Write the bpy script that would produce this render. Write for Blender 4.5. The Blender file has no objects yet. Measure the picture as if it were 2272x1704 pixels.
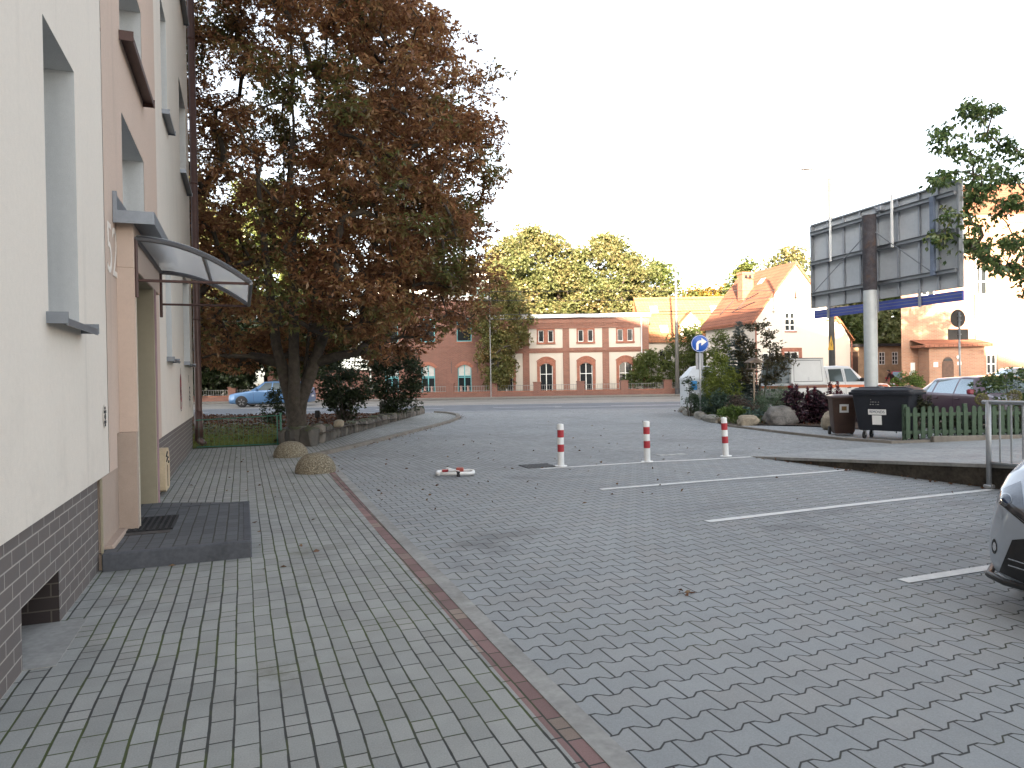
import bpy, bmesh, math, random
import numpy as np
from mathutils import Vector, Matrix, noise as mnoise
from mathutils.geometry import tessellate_polygon
from mathutils.bvhtree import BVHTree
R = math.radians
random.seed(7); RNG = np.random.default_rng(7)
sc = bpy.context.scene
COL = sc.collection

# ------------------------------------------------------------------ camera, sky, sun, exposure
cam_d = bpy.data.cameras.new("camera"); cam = bpy.data.objects.new("camera", cam_d); COL.objects.link(cam)
cam_d.sensor_width = 36.0; cam_d.lens = 36 * 1560 / 2272; cam_d.clip_end = 2000; cam_d.clip_start = 0.05
CAM_H = 1.5
cam.matrix_world = Matrix.Translation((0, 0, CAM_H)) @ Matrix.Rotation(R(90 - 0.44), 4, 'X') @ Matrix.Rotation(R(-0.95), 4, 'Z')
sc.camera = cam
SUN_AZ, SUN_EL = 10.0, 9.3           # light travels this many degrees clockwise of +Y, from this height
w = bpy.data.worlds.new("World"); sc.world = w; w.use_nodes = True
nt = w.node_tree; bg = nt.nodes['Background']
sky = nt.nodes.new('ShaderNodeTexSky'); sky.sky_type = 'NISHITA'; sky.sun_disc = False
sky.sun_elevation = R(SUN_EL); sky.sun_rotation = R(180 + SUN_AZ)
sky.air_density = 0.7; sky.dust_density = 2.0; sky.ozone_density = 0.0; sky.altitude = 50
hs = nt.nodes.new('ShaderNodeHueSaturation'); hs.inputs['Saturation'].default_value = 0.42
nt.links.new(sky.outputs[0], hs.inputs['Color']); nt.links.new(hs.outputs[0], bg.inputs[0]); bg.inputs[1].default_value = 0.10
sun_d = bpy.data.lights.new("sun", 'SUN'); sun = bpy.data.objects.new("sun", sun_d); COL.objects.link(sun)
sun_d.energy = 5.0; sun_d.angle = R(0.5); sun_d.color = (1.0, 0.80, 0.58)
_d = Vector((math.sin(R(SUN_AZ)) * math.cos(R(SUN_EL)), math.cos(R(SUN_AZ)) * math.cos(R(SUN_EL)), -math.sin(R(SUN_EL))))
sun.rotation_euler = _d.to_track_quat('-Z', 'Y').to_euler(); sun.location = (0, -60, 60)
sc.view_settings.view_transform = 'Standard'; sc.view_settings.look = 'None'
sc.view_settings.gamma = 1.0; sc.view_settings.exposure = 3.0
try:
    sc.cycles.max_bounces = 6; sc.cycles.diffuse_bounces = 3; sc.cycles.glossy_bounces = 3
    sc.cycles.transparent_max_bounces = 12; sc.cycles.use_denoising = True
except Exception: pass

# ------------------------------------------------------------------ node helpers
class S:
    """a shader value with arithmetic"""
    def __init__(s, nt, o): s.nt, s.o = nt, o
    def m(s, op, *a, clamp=False):
        n = s.nt.nodes.new('ShaderNodeMath'); n.operation = op; n.use_clamp = clamp
        for i, x in enumerate((s,) + a):
            if isinstance(x, S): s.nt.links.new(x.o, n.inputs[i])
            else: n.inputs[i].default_value = x
        return S(s.nt, n.outputs[0])
    def __add__(s, b): return s.m('ADD', b)
    def __sub__(s, b): return s.m('SUBTRACT', b)
    def __mul__(s, b): return s.m('MULTIPLY', b)
    def __truediv__(s, b): return s.m('DIVIDE', b)
    def floor(s): return s.m('FLOOR')
    def abs(s): return s.m('ABSOLUTE')
    def min(s, b): return s.m('MINIMUM', b)
    def max(s, b): return s.m('MAXIMUM', b)
    def mod(s, b): return s.m('FLOORED_MODULO', b)
    def lt(s, b): return s.m('LESS_THAN', b)
    def gt(s, b): return s.m('GREATER_THAN', b)
    def step(s, lo, hi):   # 0 below lo, 1 above hi
        n = s.nt.nodes.new('ShaderNodeMapRange'); n.interpolation_type = 'SMOOTHSTEP'
        s.nt.links.new(s.o, n.inputs[0]); n.inputs[1].default_value = lo; n.inputs[2].default_value = hi
        return S(s.nt, n.outputs[0])

def newmat(name):
    m = bpy.data.materials.new(name); m.use_nodes = True
    return m, m.node_tree, m.node_tree.nodes['Principled BSDF']
def coords(nt, kind='Object'):
    t = nt.nodes.new('ShaderNodeTexCoord'); return t.outputs[kind]
def xyz(nt, o):
    n = nt.nodes.new('ShaderNodeSeparateXYZ'); nt.links.new(o, n.inputs[0])
    return [S(nt, n.outputs[i]) for i in range(3)]
def comb(nt, a, b, c=0.0):
    n = nt.nodes.new('ShaderNodeCombineXYZ')
    for i, x in enumerate((a, b, c)):
        if isinstance(x, S): nt.links.new(x.o, n.inputs[i])
        else: n.inputs[i].default_value = x
    return n.outputs[0]
def noise(nt, co, scale, detail=3, rough=0.6):
    n = nt.nodes.new('ShaderNodeTexNoise'); nt.links.new(co, n.inputs['Vector'])
    n.inputs['Scale'].default_value = scale; n.inputs['Detail'].default_value = detail; n.inputs['Roughness'].default_value = rough
    return S(nt, n.outputs[0])
def white(nt, co):
    n = nt.nodes.new('ShaderNodeTexWhiteNoise'); n.noise_dimensions = '3D'; nt.links.new(co, n.inputs['Vector'])
    return S(nt, n.outputs['Value'])
def mixc(nt, f, a, b, mode='MIX'):
    n = nt.nodes.new('ShaderNodeMix'); n.data_type = 'RGBA'; n.blend_type = mode
    for sock, x in ((n.inputs[0], f), (n.inputs[6], a), (n.inputs[7], b)):
        if isinstance(x, S): nt.links.new(x.o, sock)
        elif hasattr(x, 'is_linked'): nt.links.new(x, sock)
        elif isinstance(x, (tuple, list)): sock.default_value = (x[0], x[1], x[2], 1)
        else: sock.default_value = x
    return n.outputs[2]
def ramp(nt, f, stops):
    n = nt.nodes.new('ShaderNodeValToRGB'); nt.links.new(f.o, n.inputs[0])
    e = n.color_ramp.elements
    while len(e) < len(stops): e.new(0.5)
    for el, (p, c) in zip(e, stops): el.position = p; el.color = (c[0], c[1], c[2], 1)
    return n.outputs[0]
def bump(nt, bs, h, strength=0.3, dist=0.01):
    n = nt.nodes.new('ShaderNodeBump'); n.inputs['Strength'].default_value = strength; n.inputs['Distance'].default_value = dist
    nt.links.new(h.o if isinstance(h, S) else h, n.inputs['Height']); nt.links.new(n.outputs[0], bs.inputs['Normal'])

MATS = {}
def mat(name, col, rough=0.6, metal=0.0, var=0.15, scale=6.0, bmp=0.0, spec=None, dirt=None, coat=0.0):
    """plain procedural material: base colour broken up by two noises"""
    if name in MATS: return MATS[name]
    m, nt, b = newmat(name); co = coords(nt)
    n1 = noise(nt, co, scale, 4); n2 = noise(nt, co, scale * 7.3, 3)
    f = (n1 * 0.6 + n2 * 0.4)
    lo = tuple(c * (1 - var * 1.6) for c in col); hi = tuple(min(1, c * (1 + var * 1.6)) for c in col)
    c = ramp(nt, f, [(0.3, lo), (0.7, hi)])
    if dirt:
        d = noise(nt, co, scale * 0.45, 5, 0.7).step(0.5, 0.75)
        c = mixc(nt, d * dirt[1], c, dirt[0])
    nt.links.new(c, b.inputs['Base Color'])
    b.inputs['Roughness'].default_value = rough; b.inputs['Metallic'].default_value = metal
    if spec is not None: b.inputs['Specular IOR Level'].default_value = spec
    if coat: b.inputs['Coat Weight'].default_value = coat; b.inputs['Coat Roughness'].default_value = 0.04
    if bmp: bump(nt, b, f, bmp, 0.01)
    MATS[name] = m; return m

def paver_mat(name, pw, pl, tone, var=0.16, moss=0.5, jw=0.006, red=False):
    """rectangular pavers pw wide (x) and pl long (y), each column at its own offset"""
    m, nt, b = newmat(name); co = coords(nt); x, y, z = xyz(nt, co)
    wob = (noise(nt, co, 1.3, 2) - 0.5) * 0.02
    xs = (x + wob) / pw; ci = xs.floor()
    off = white(nt, comb(nt, ci, 3.1)) * 0.55 + ci.mod(2.0) * 0.5
    ys = y / pl + off; ri = ys.floor()
    rnd = white(nt, comb(nt, ci, ri, 7.0)); rnd2 = white(nt, comb(nt, ci, ri, 2.0))
    half = rnd2.gt(0.93)                                   # now and then a paver is cut in two
    fx = (xs - ci); fy = (ys - ri)
    dx = fx.min(fx * -1 + 1) * pw
    dy = fy.min(fy * -1 + 1) * pl
    dy = dy.min((fy - 0.5).abs() * pl + half * -1 + 1)
    jn = noise(nt, co, 9.0, 3) * 0.006
    colw = white(nt, comb(nt, ci, 11.0)) * 0.003
    jx = dx.step(jw * 0.35, jw * 0.8 + 0.002); jy = dy.step(jw * 0.2, jw * 0.55 + 0.001)
    face = (dx - jn + 0.003 - colw).step(jw * 0.3, jw * 0.75).min((dy - jn * 0.6 + 0.001).step(jw * 0.3, jw * 0.75))
    big = noise(nt, co, 0.5, 4); fine = noise(nt, co, 140, 2); mid = noise(nt, co, 5, 4)
    v = (rnd - 0.5) * var * 2 + (big - 0.5) * 0.4 + (fine - 0.5) * 0.6 + (mid - 0.5) * 0.35 + 1.0
    if red: base = ramp(nt, rnd2, [(0.0, (0.19, 0.115, 0.108)), (0.8, (0.24, 0.145, 0.135)), (0.97, (0.26, 0.2, 0.165))])
    else: base = ramp(nt, rnd2 * 0.6 + big * 0.4, [(0.0, tuple(t * k for t, k in zip(tone, (0.98, 1, 1.01)))), (0.75, tone), (1.0, tuple(t * k for t, k in zip(tone, (1.04, .97, .92))))])
    vm = nt.nodes.new('ShaderNodeVectorMath'); vm.operation = 'SCALE'; nt.links.new(base, vm.inputs[0]); nt.links.new(v.o, vm.inputs['Scale'])
    mo = noise(nt, co, 1.1, 4, 0.7).step(0.44, 0.58) * min(1.0, moss * 1.3)
    joint = mixc(nt, mo, (0.038, 0.039, 0.037), (0.055, 0.072, 0.02))
    c = mixc(nt, face, joint, vm.outputs[0])
    mo2 = (noise(nt, co, 0.9, 5, 0.7) + noise(nt, co, 30, 2) * 0.2).step(0.68, 0.85) * (moss * 0.45)
    c = mixc(nt, mo2, c, (0.10, 0.10, 0.05))
    grime = noise(nt, co, 0.42, 6, 0.72).step(0.5, 0.66) * 0.30
    c = mixc(nt, grime, c, (0.12, 0.12, 0.115))
    nt.links.new(c, b.inputs['Base Color']); b.inputs['Roughness'].default_value = 0.85
    bump(nt, b, face + fine * 0.15, 0.5, 0.006)
    return m

def behaton_mat(name, tone):
    """bone-shaped interlocking pavers 20 x 16.5 cm"""
    m, nt, b = newmat(name); co = coords(nt); x, y, z = xyz(nt, co)
    q, p, a = 0.2, 0.165, 0.0175
    def tri(u): return ((u / q + 0.5).mod(1.0) - 0.5).abs() * 4 - 1   # -1 at u=0, +1 at q/2
    def trap(u): return (tri(u) * 2.4).max(-1.0).min(1.0)
    wx = x + (noise(nt, co, 0.7, 2) - 0.5) * 0.03; wy = y + (noise(nt, co, 0.6, 2) - 0.5) * 0.03
    n = (wy / p + 0.5).floor(); odd = n.mod(2.0)
    bd = n * p + (odd * -2 + 1) * a * trap(wx) * 1.0
    dh = (wy - bd).abs(); above = wy.gt(bd)
    row = n - 1 + above
    ux = wx / q + row.mod(2.0) * 0.5
    ci = ux.floor(); fx = ux - ci
    dv = fx.min(fx * -1 + 1) * q
    rnd = white(nt, comb(nt, ci, row, 1.0)); rnd2 = white(nt, comb(nt, ci, row, 5.0))
    jn = noise(nt, co, 7.0, 3) * 0.004
    fine = noise(nt, co, 150, 2); big = noise(nt, co, 0.35, 4); mid = noise(nt, co, 4, 4)
    face = (dh - jn + 0.002).step(0.0036, 0.0068).min((dv - jn + 0.0015).step(0.0028, 0.0058))
    v = (rnd - 0.5) * 0.10 + (big - 0.5) * 0.4 + (fine - 0.5) * 0.5 + (mid - 0.5) * 0.25 + 1.0
    base = ramp(nt, rnd2, [(0.0, tuple(t * k for t, k in zip(tone, (0.98, 1, 1.015)))), (0.7, tone), (1.0, tuple(t * k for t, k in zip(tone, (1.02, 0.995, 0.975))))])
    vm = nt.nodes.new('ShaderNodeVectorMath'); vm.operation = 'SCALE'; nt.links.new(base, vm.inputs[0]); nt.links.new(v.o, vm.inputs['Scale'])
    mo = noise(nt, co, 1.1, 4, 0.7).step(0.48, 0.65) * 0.7
    joint = mixc(nt, mo, (0.035, 0.036, 0.037), (0.048, 0.054, 0.02))
    c = mixc(nt, face, joint, vm.outputs[0])
    oil = noise(nt, co, 0.45, 5, 0.65).step(0.58, 0.72) * 0.42
    c = mixc(nt, oil, c, (0.07, 0.07, 0.075))
    bay = (noise(nt, comb(nt, x * .28, y * 1.1, 0.0), 1.0, 4, .6).step(.52, .7)) * (x - 4.5).step(0.0, 2.0) * .35
    c = mixc(nt, bay, c, (0.10, 0.105, 0.115))
    spl = noise(nt, co, 1.9, 2).step(0.775, 0.79) * 0.5
    c = mixc(nt, spl, c, (0.5, 0.5, 0.5))
    nt.links.new(c, b.inputs['Base Color']); b.inputs['Roughness'].default_value = 0.8
    bump(nt, b, face + fine * 0.15, 0.5, 0.006)
    return m

def brick_mat(name, c1, c2, mortar, bw=0.25, bh=0.077, ms=0.012, var=0.3, stag=0.5, axis='xz', bmp=0.4, msm=0.1):
    m, nt, b = newmat(name); co = coords(nt); x, y, z = xyz(nt, co)
    n = nt.nodes.new('ShaderNodeTexBrick')
    nt.links.new(comb(nt, (x + y) if axis == 'xz' else y, z), n.inputs['Vector'])
    n.inputs['Scale'].default_value = 1.0; n.inputs['Brick Width'].default_value = bw; n.inputs['Row Height'].default_value = bh
    n.inputs['Mortar Size'].default_value = ms; n.inputs['Mortar Smooth'].default_value = msm; n.offset = stag
    n.inputs['Color1'].default_value = (*c1, 1); n.inputs['Color2'].default_value = (*c2, 1); n.inputs['Mortar'].default_value = (*mortar, 1)
    g = noise(nt, co, 1.1, 4); f = noise(nt, co, 26, 3)
    v = (g - 0.5) * var * 2 + (f - 0.5) * var + 1.0
    vm = nt.nodes.new('ShaderNodeVectorMath'); vm.operation = 'SCALE'; nt.links.new(n.outputs['Color'], vm.inputs[0]); nt.links.new(v.o, vm.inputs['Scale'])
    nt.links.new(vm.outputs[0], b.inputs['Base Color']); b.inputs['Roughness'].default_value = 0.8
    bump(nt, b, S(nt, n.outputs['Fac']) * -1 + f * 0.2, bmp, 0.008)
    return m

def leaf_mat(name, stops, trans=0.4, patch=0.6, pscale=0.5, alt=None):
    """leaf colour by leaf, drifting over the crown"""
    m, nt, b = newmat(name)
    nt.nodes.remove(b); out = nt.nodes['Material Output']
    g = nt.nodes.new('ShaderNodeNewGeometry'); co = coords(nt)
    r = S(nt, g.outputs['Random Per Island'])
    pn = noise(nt, co, pscale, 3).step(0.32, 0.68)
    f = r * (1 - patch) + pn * patch
    c = ramp(nt, f, stops)
    if alt:
        pn2 = noise(nt, co, pscale * 0.8, 3, 0.5).step(alt[1], alt[1] + 0.12)
        c = mixc(nt, pn2 * r.step(0.0, 0.5), c, alt[0])
    d = nt.nodes.new('ShaderNodeBsdfDiffuse'); t = nt.nodes.new('ShaderNodeBsdfTranslucent'); gl = nt.nodes.new('ShaderNodeBsdfGlossy')
    gl.inputs['Roughness'].default_value = 0.45; gl.inputs['Color'].default_value = (0.6, 0.6, 0.6, 1)
    mx = nt.nodes.new('ShaderNodeMixShader'); mx.inputs[0].default_value = trans
    mx2 = nt.nodes.new('ShaderNodeMixShader'); mx2.inputs[0].default_value = 0.05
    nt.links.new(c, d.inputs[0]); nt.links.new(c, t.inputs[0])
    nt.links.new(d.outputs[0], mx.inputs[1]); nt.links.new(t.outputs[0], mx.inputs[2])
    nt.links.new(mx.outputs[0], mx2.inputs[1]); nt.links.new(gl.outputs[0], mx2.inputs[2])
    nt.links.new(mx2.outputs[0], out.inputs['Surface'])
    return m

# ------------------------------------------------------------------ mesh helpers
def tag(o, label=None, cat=None, group=None, kind=None):
    if label: o['label'] = label
    if cat: o['category'] = cat
    if group: o['group'] = group
    if kind: o['kind'] = kind
    return o
def empty(name, loc=(0, 0, 0), rz=0.0, **k):
    o = bpy.data.objects.new(name, None); COL.objects.link(o); o.location = loc; o.rotation_euler = (0, 0, rz)
    o.empty_display_size = 0.3
    return tag(o, **k)
def link(name, me, m, parent=None):
    if m is not None and not me.materials: me.materials.append(m)
    o = bpy.data.objects.new(name, me); COL.objects.link(o)
    if parent is not None: o.parent = parent
    return o
def copy_tree(o, parent=None):
    c = o.copy(); COL.objects.link(c); c.parent = parent
    for ch in list(o.children): copy_tree(ch, c)
    return c
class MB:
    def __init__(s): s.v, s.f, s.mi, s.cur = [], [], [], 0
    def add(s, vs, fs):
        n = len(s.v); s.v += [tuple(v) for v in vs]
        s.f += [tuple(i + n for i in f) for f in fs]; s.mi += [s.cur] * len(fs); return s
    def box(s, a, b, M=None, bev=0.0):
        (x0, y0, z0), (x1, y1, z1) = [tuple(min(p, q) for p, q in zip(a, b)), tuple(max(p, q) for p, q in zip(a, b))]
        if bev > 0 and min(x1 - x0, y1 - y0, z1 - z0) > 2.2 * bev:
            e = bev; vs = []; 
            for (zz, i) in ((z0, e), (z0 + e, 0), (z1 - e, 0), (z1, e)):
                c = [(x0 + i, y0 + i), (x1 - i, y0 + i), (x1 - i, y1 - i), (x0 + i, y1 - i)]
                k = e * (1 if i == 0 else .5); ring = []
                for (cx, cy), (dx, dy) in zip(c, ((1, 1), (-1, 1), (-1, -1), (1, -1))):
                    p1 = (cx, cy + dy * k, zz); p2 = (cx + dx * k, cy, zz)
                    ring += [p1, p2] if (dx * dy > 0) else [p2, p1]
                vs += ring
            fs = [tuple(range(7, -1, -1)), tuple(range(24, 32))]
            for k in range(3):
                for j in range(8): fs.append((k * 8 + j, k * 8 + (j + 1) % 8, (k + 1) * 8 + (j + 1) % 8, (k + 1) * 8 + j))
        else:
            vs = [(x0, y0, z0), (x1, y0, z0), (x1, y1, z0), (x0, y1, z0), (x0, y0, z1), (x1, y0, z1), (x1, y1, z1), (x0, y1, z1)]
            fs = [(3, 2, 1, 0), (4, 5, 6, 7), (0, 1, 5, 4), (1, 2, 6, 5), (2, 3, 7, 6), (3, 0, 4, 7)]
        if M is not None: vs = [M @ Vector(v) for v in vs]
        return s.add(vs, fs)
    def tube(s, pts, r, n=8, cap=True):
        pts = [Vector(p) for p in pts]; rs = r if isinstance(r, (list, tuple)) else [r] * len(pts)
        base = len(s.v); vs = []; fs = []
        up = Vector((0.13, 0.27, 0.95)).normalized()
        for i, p in enumerate(pts):
            t = (pts[min(i + 1, len(pts) - 1)] - pts[max(i - 1, 0)]).normalized()
            if abs(t.dot(up)) > 0.98: up = Vector((0.9, 0.3, 0.1)).normalized()
            a = t.cross(up).normalized(); b = t.cross(a)
            for k in range(n):
                th = 2 * math.pi * k / n; vs.append(p + (a * math.cos(th) + b * math.sin(th)) * rs[i])
        for i in range(len(pts) - 1):
            for k in range(n): fs.append((i * n + k, (i + 1) * n + k, (i + 1) * n + (k + 1) % n, i * n + (k + 1) % n))
        if cap:
            fs.append(tuple(range(n))); m = (len(pts) - 1) * n; fs.append(tuple(m + k for k in range(n - 1, -1, -1)))
        return s.add(vs, fs)
    def lathe(s, prof, n=24, M=None):
        vs = []; fs = []
        for r, z in prof:
            for k in range(n): th = 2 * math.pi * k / n; vs.append((r * math.cos(th), r * math.sin(th), z))
        for i in range(len(prof) - 1):
            for k in range(n): fs.append((i * n + k, i * n + (k + 1) % n, (i + 1) * n + (k + 1) % n, (i + 1) * n + k))
        fs.append(tuple(range(n - 1, -1, -1))); m = (len(prof) - 1) * n; fs.append(tuple(m + k for k in range(n)))
        if M is not None: vs = [M @ Vector(v) for v in vs]
        return s.add(vs, fs)
    def prism(s, poly, P, d0, d1):
        """2-D polygon extruded between depths through mapping P(u,v,d)"""
        n = len(poly); vs = [P(u, v, d0) for u, v in poly] + [P(u, v, d1) for u, v in poly]
        tri = tessellate_polygon([[Vector((u, v, 0)) for u, v in poly]])
        fs = [tuple(t) for t in tri] + [tuple(i + n for i in reversed(t)) for t in tri]
        fs += [(i, (i + 1) % n, n + (i + 1) % n, n + i) for i in range(n)]
        return s.add(vs, fs)
    def quad(s, *p): return s.add(p, [tuple(range(len(p)))])
    def build(s, name, m, parent=None, smooth=False, fix=True, auto=None):
        me = bpy.data.meshes.new(name); me.from_pydata([tuple(v) for v in s.v], [], s.f)
        ms = m if isinstance(m, (list, tuple)) else [m]
        for x in ms: me.materials.append(x)
        if len(ms) > 1: me.polygons.foreach_set('material_index', s.mi)
        if fix:
            bm = bmesh.new(); bm.from_mesh(me); bmesh.ops.recalc_face_normals(bm, faces=bm.faces); bm.to_mesh(me); bm.free()
        if smooth: me.polygons.foreach_set('use_smooth', [True] * len(me.polygons))
        if auto is not None: me.set_sharp_from_angle(angle=R(auto))
        me.update()
        return link(name, me, None, parent)
def sheet(name, pts, z, m, loc=(0, 0, 0), rz=0.0, parent=None):
    """flat polygon given in world xy (z number or per-point); stored in a rotated frame so its texture runs that way"""
    c, s_ = math.cos(-rz), math.sin(-rz); vs = []
    for i, p in enumerate(pts):
        x, y = p[0] - loc[0], p[1] - loc[1]; zz = p[2] if len(p) > 2 else z
        vs.append((c * x - s_ * y, s_ * x + c * y, zz - loc[2]))
    tri = tessellate_polygon([[Vector((v[0], v[1], 0)) for v in vs]])
    b = MB(); b.add(vs, [tuple(t) for t in tri])
    o = b.build(name, m, parent, fix=False)
    for pl in o.data.polygons:
        if pl.normal.z < 0: pl.flip()
    o.location = loc; o.rotation_euler = (0, 0, rz)
    return o
def facade(b, holes, u0, u1, v0, v1, depth, P, reveal=True):
    us = sorted({u0, u1, *[h[0] for h in holes], *[h[1] for h in holes]}); vs = sorted({v0, v1, *[h[2] for h in holes], *[h[3] for h in holes]})
    us = [u for u in us if u0 <= u <= u1]; vs = [v for v in vs if v0 <= v <= v1]
    for a, c in zip(us, us[1:]):
        for d, e in zip(vs, vs[1:]):
            mu, mv = (a + c) / 2, (d + e) / 2
            if any(h[0] < mu < h[1] and h[2] < mv < h[3] for h in holes): continue
            b.add([P(a, d, 0), P(c, d, 0), P(c, e, 0), P(a, e, 0)], [(0, 1, 2, 3)])
    if reveal:
        for h in holes:
            a, c, d, e = h[:4]
            for (p, q) in (((a, d), (c, d)), ((c, d), (c, e)), ((c, e), (a, e)), ((a, e), (a, d))):
                b.add([P(*p, 0), P(*q, 0), P(*q, depth), P(*p, depth)], [(0, 1, 2, 3)])
def window(parent, P, u0, u1, v0, v1, d, fm, gm, nu=2, nv=2, fw=0.06, name='window', arch=0.0, label=None):
    """frame at depth d (inward) with its glass as a sub-part"""
    b = MB()
    def bx(a, c, e, f, t0=d - 0.03, t1=d + 0.05): b.prism([(a, e), (c, e), (c, f), (a, f)], P, t0, t1)
    bx(u0, u0 + fw, v0, v1); bx(u1 - fw, u1, v0, v1); bx(u0 + fw, u1 - fw, v0, v0 + fw); bx(u0 + fw, u1 - fw, v1 - fw, v1)
    for i in range(1, nu):
        u = u0 + (u1 - u0) * i / nu; bx(u - fw * .6, u + fw * .6, v0 + fw, v1 - fw, d - 0.025, d + 0.045)
    for j in (range(1, nv) if isinstance(nv, int) else nv):
        v = v0 + (v1 - v0) * (j / nv if isinstance(nv, int) else j)
        bx(u0 + fw, u1 - fw, v - fw * .5, v + fw * .5, d - 0.02, d + 0.04)
    o = b.build(name, fm, parent)
    if label: o['label'] = label
    g = MB(); g.prism([(u0 + .01, v0 + .01), (u1 - .01, v0 + .01), (u1 - .01, v1 - .01), (u0 + .01, v1 - .01)], P, d + 0.01, d + 0.02)
    g.build('pane', gm, o)
    return o
def text(name, s, size, m, parent, loc, rot, depth=0.002, sx=1.0, offset=0.0):
    cu = bpy.data.curves.new(name, 'FONT'); cu.body = s; cu.size = size; cu.extrude = depth; cu.align_x = 'CENTER'; cu.align_y = 'CENTER'; cu.offset = offset
    cu.materials.append(m); t = bpy.data.objects.new(name, cu); me = bpy.data.meshes.new_from_object(t); bpy.data.objects.remove(t)
    if not me.materials: me.materials.append(m)
    o = bpy.data.objects.new(name, me); COL.objects.link(o); o.parent = parent
    o.location = loc; o.rotation_euler = rot; o.scale = (sx, 1, 1); return o
def rock_mesh(name, size, seed, m, rough=0.25, sub=4, flat=0.0):
    bm = bmesh.new(); bmesh.ops.create_icosphere(bm, subdivisions=sub, radius=1.0); off = Vector((seed * 13.1, seed * 7.7, seed * 3.3))
    for v in bm.verts:
        p = v.co.copy(); k = 1 + rough * (mnoise.noise(p * 1.1 + off) + 0.45 * mnoise.noise(p * 2.7 + off) + 0.18 * mnoise.noise(p * 7 + off) + 0.07 * mnoise.noise(p * 17 + off))
        q = Vector((math.copysign(abs(p.x) ** .8, p.x), math.copysign(abs(p.y) ** .8, p.y), math.copysign(abs(p.z) ** .75, p.z))) * k
        v.co = Vector((q.x * size[0], q.y * size[1], q.z * size[2]))
    me = bpy.data.meshes.new(name); bm.to_mesh(me); bm.free(); me.polygons.foreach_set('use_smooth', [True] * len(me.polygons)); me.materials.append(m)
    return me

# leaves: every leaf a folded rhombus, built in one go
def leaf_mesh(name, base, dirs, L, Wd, m, parent=None, fold=0.25):
    n = len(base); base = np.asarray(base, float); dirs = np.asarray(dirs, float)
    dirs /= np.linalg.norm(dirs, axis=1, keepdims=True) + 1e-9
    rv = RNG.normal(size=(n, 3)); rv[:, 2] += 1.2
    wv = np.cross(dirs, rv); wv /= np.linalg.norm(wv, axis=1, keepdims=True) + 1e-9
    up = np.cross(wv, dirs)
    L = np.broadcast_to(np.asarray(L, float), (n,))[:, None]; Wd = np.broadcast_to(np.asarray(Wd, float), (n,))[:, None]
    V = np.empty((n, 4, 3))
    V[:, 0] = base; V[:, 2] = base + dirs * L
    midp = base + dirs * L * 0.45
    V[:, 1] = midp + wv * Wd * .5 + up * Wd * fold; V[:, 3] = midp - wv * Wd * .5 + up * Wd * fold
    me = bpy.data.meshes.new(name); me.vertices.add(n * 4); me.vertices.foreach_set('co', V.ravel())
    me.loops.add(n * 4); me.loops.foreach_set('vertex_index', np.arange(n * 4))
    me.polygons.add(n); me.polygons.foreach_set('loop_start', np.arange(n) * 4); me.polygons.foreach_set('loop_total', np.full(n, 4))
    me.update(calc_edges=True); me.validate(); me.materials.append(m)
    return link(name, me, None, parent)
def clump_leaves(centers, rad, per, flat=0.6, droop=0.3, hands=5):
    """hands of leaflets scattered in flattened clumps; returns base, dir"""
    c = np.asarray(centers, float); nh = max(1, per // hands)
    P = np.repeat(c, nh, axis=0); n = len(P)
    o = RNG.normal(size=(n, 3)); o /= np.linalg.norm(o, axis=1, keepdims=True); o *= (RNG.random((n, 1)) ** 0.45)
    rr = np.broadcast_to(np.asarray(rad, float), (len(c),)); rr = np.repeat(rr, nh)[:, None]
    o = o * rr; o[:, 2] *= flat
    P = P + o; B = np.repeat(P, hands, axis=0)
    Dv = RNG.normal(size=(n * hands, 3)); Dv[:, 2] = Dv[:, 2] * 0.55 - droop
    outw = np.repeat(o / (rr + 1e-6), hands, axis=0); Dv += outw * 0.6
    return B, Dv
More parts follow.
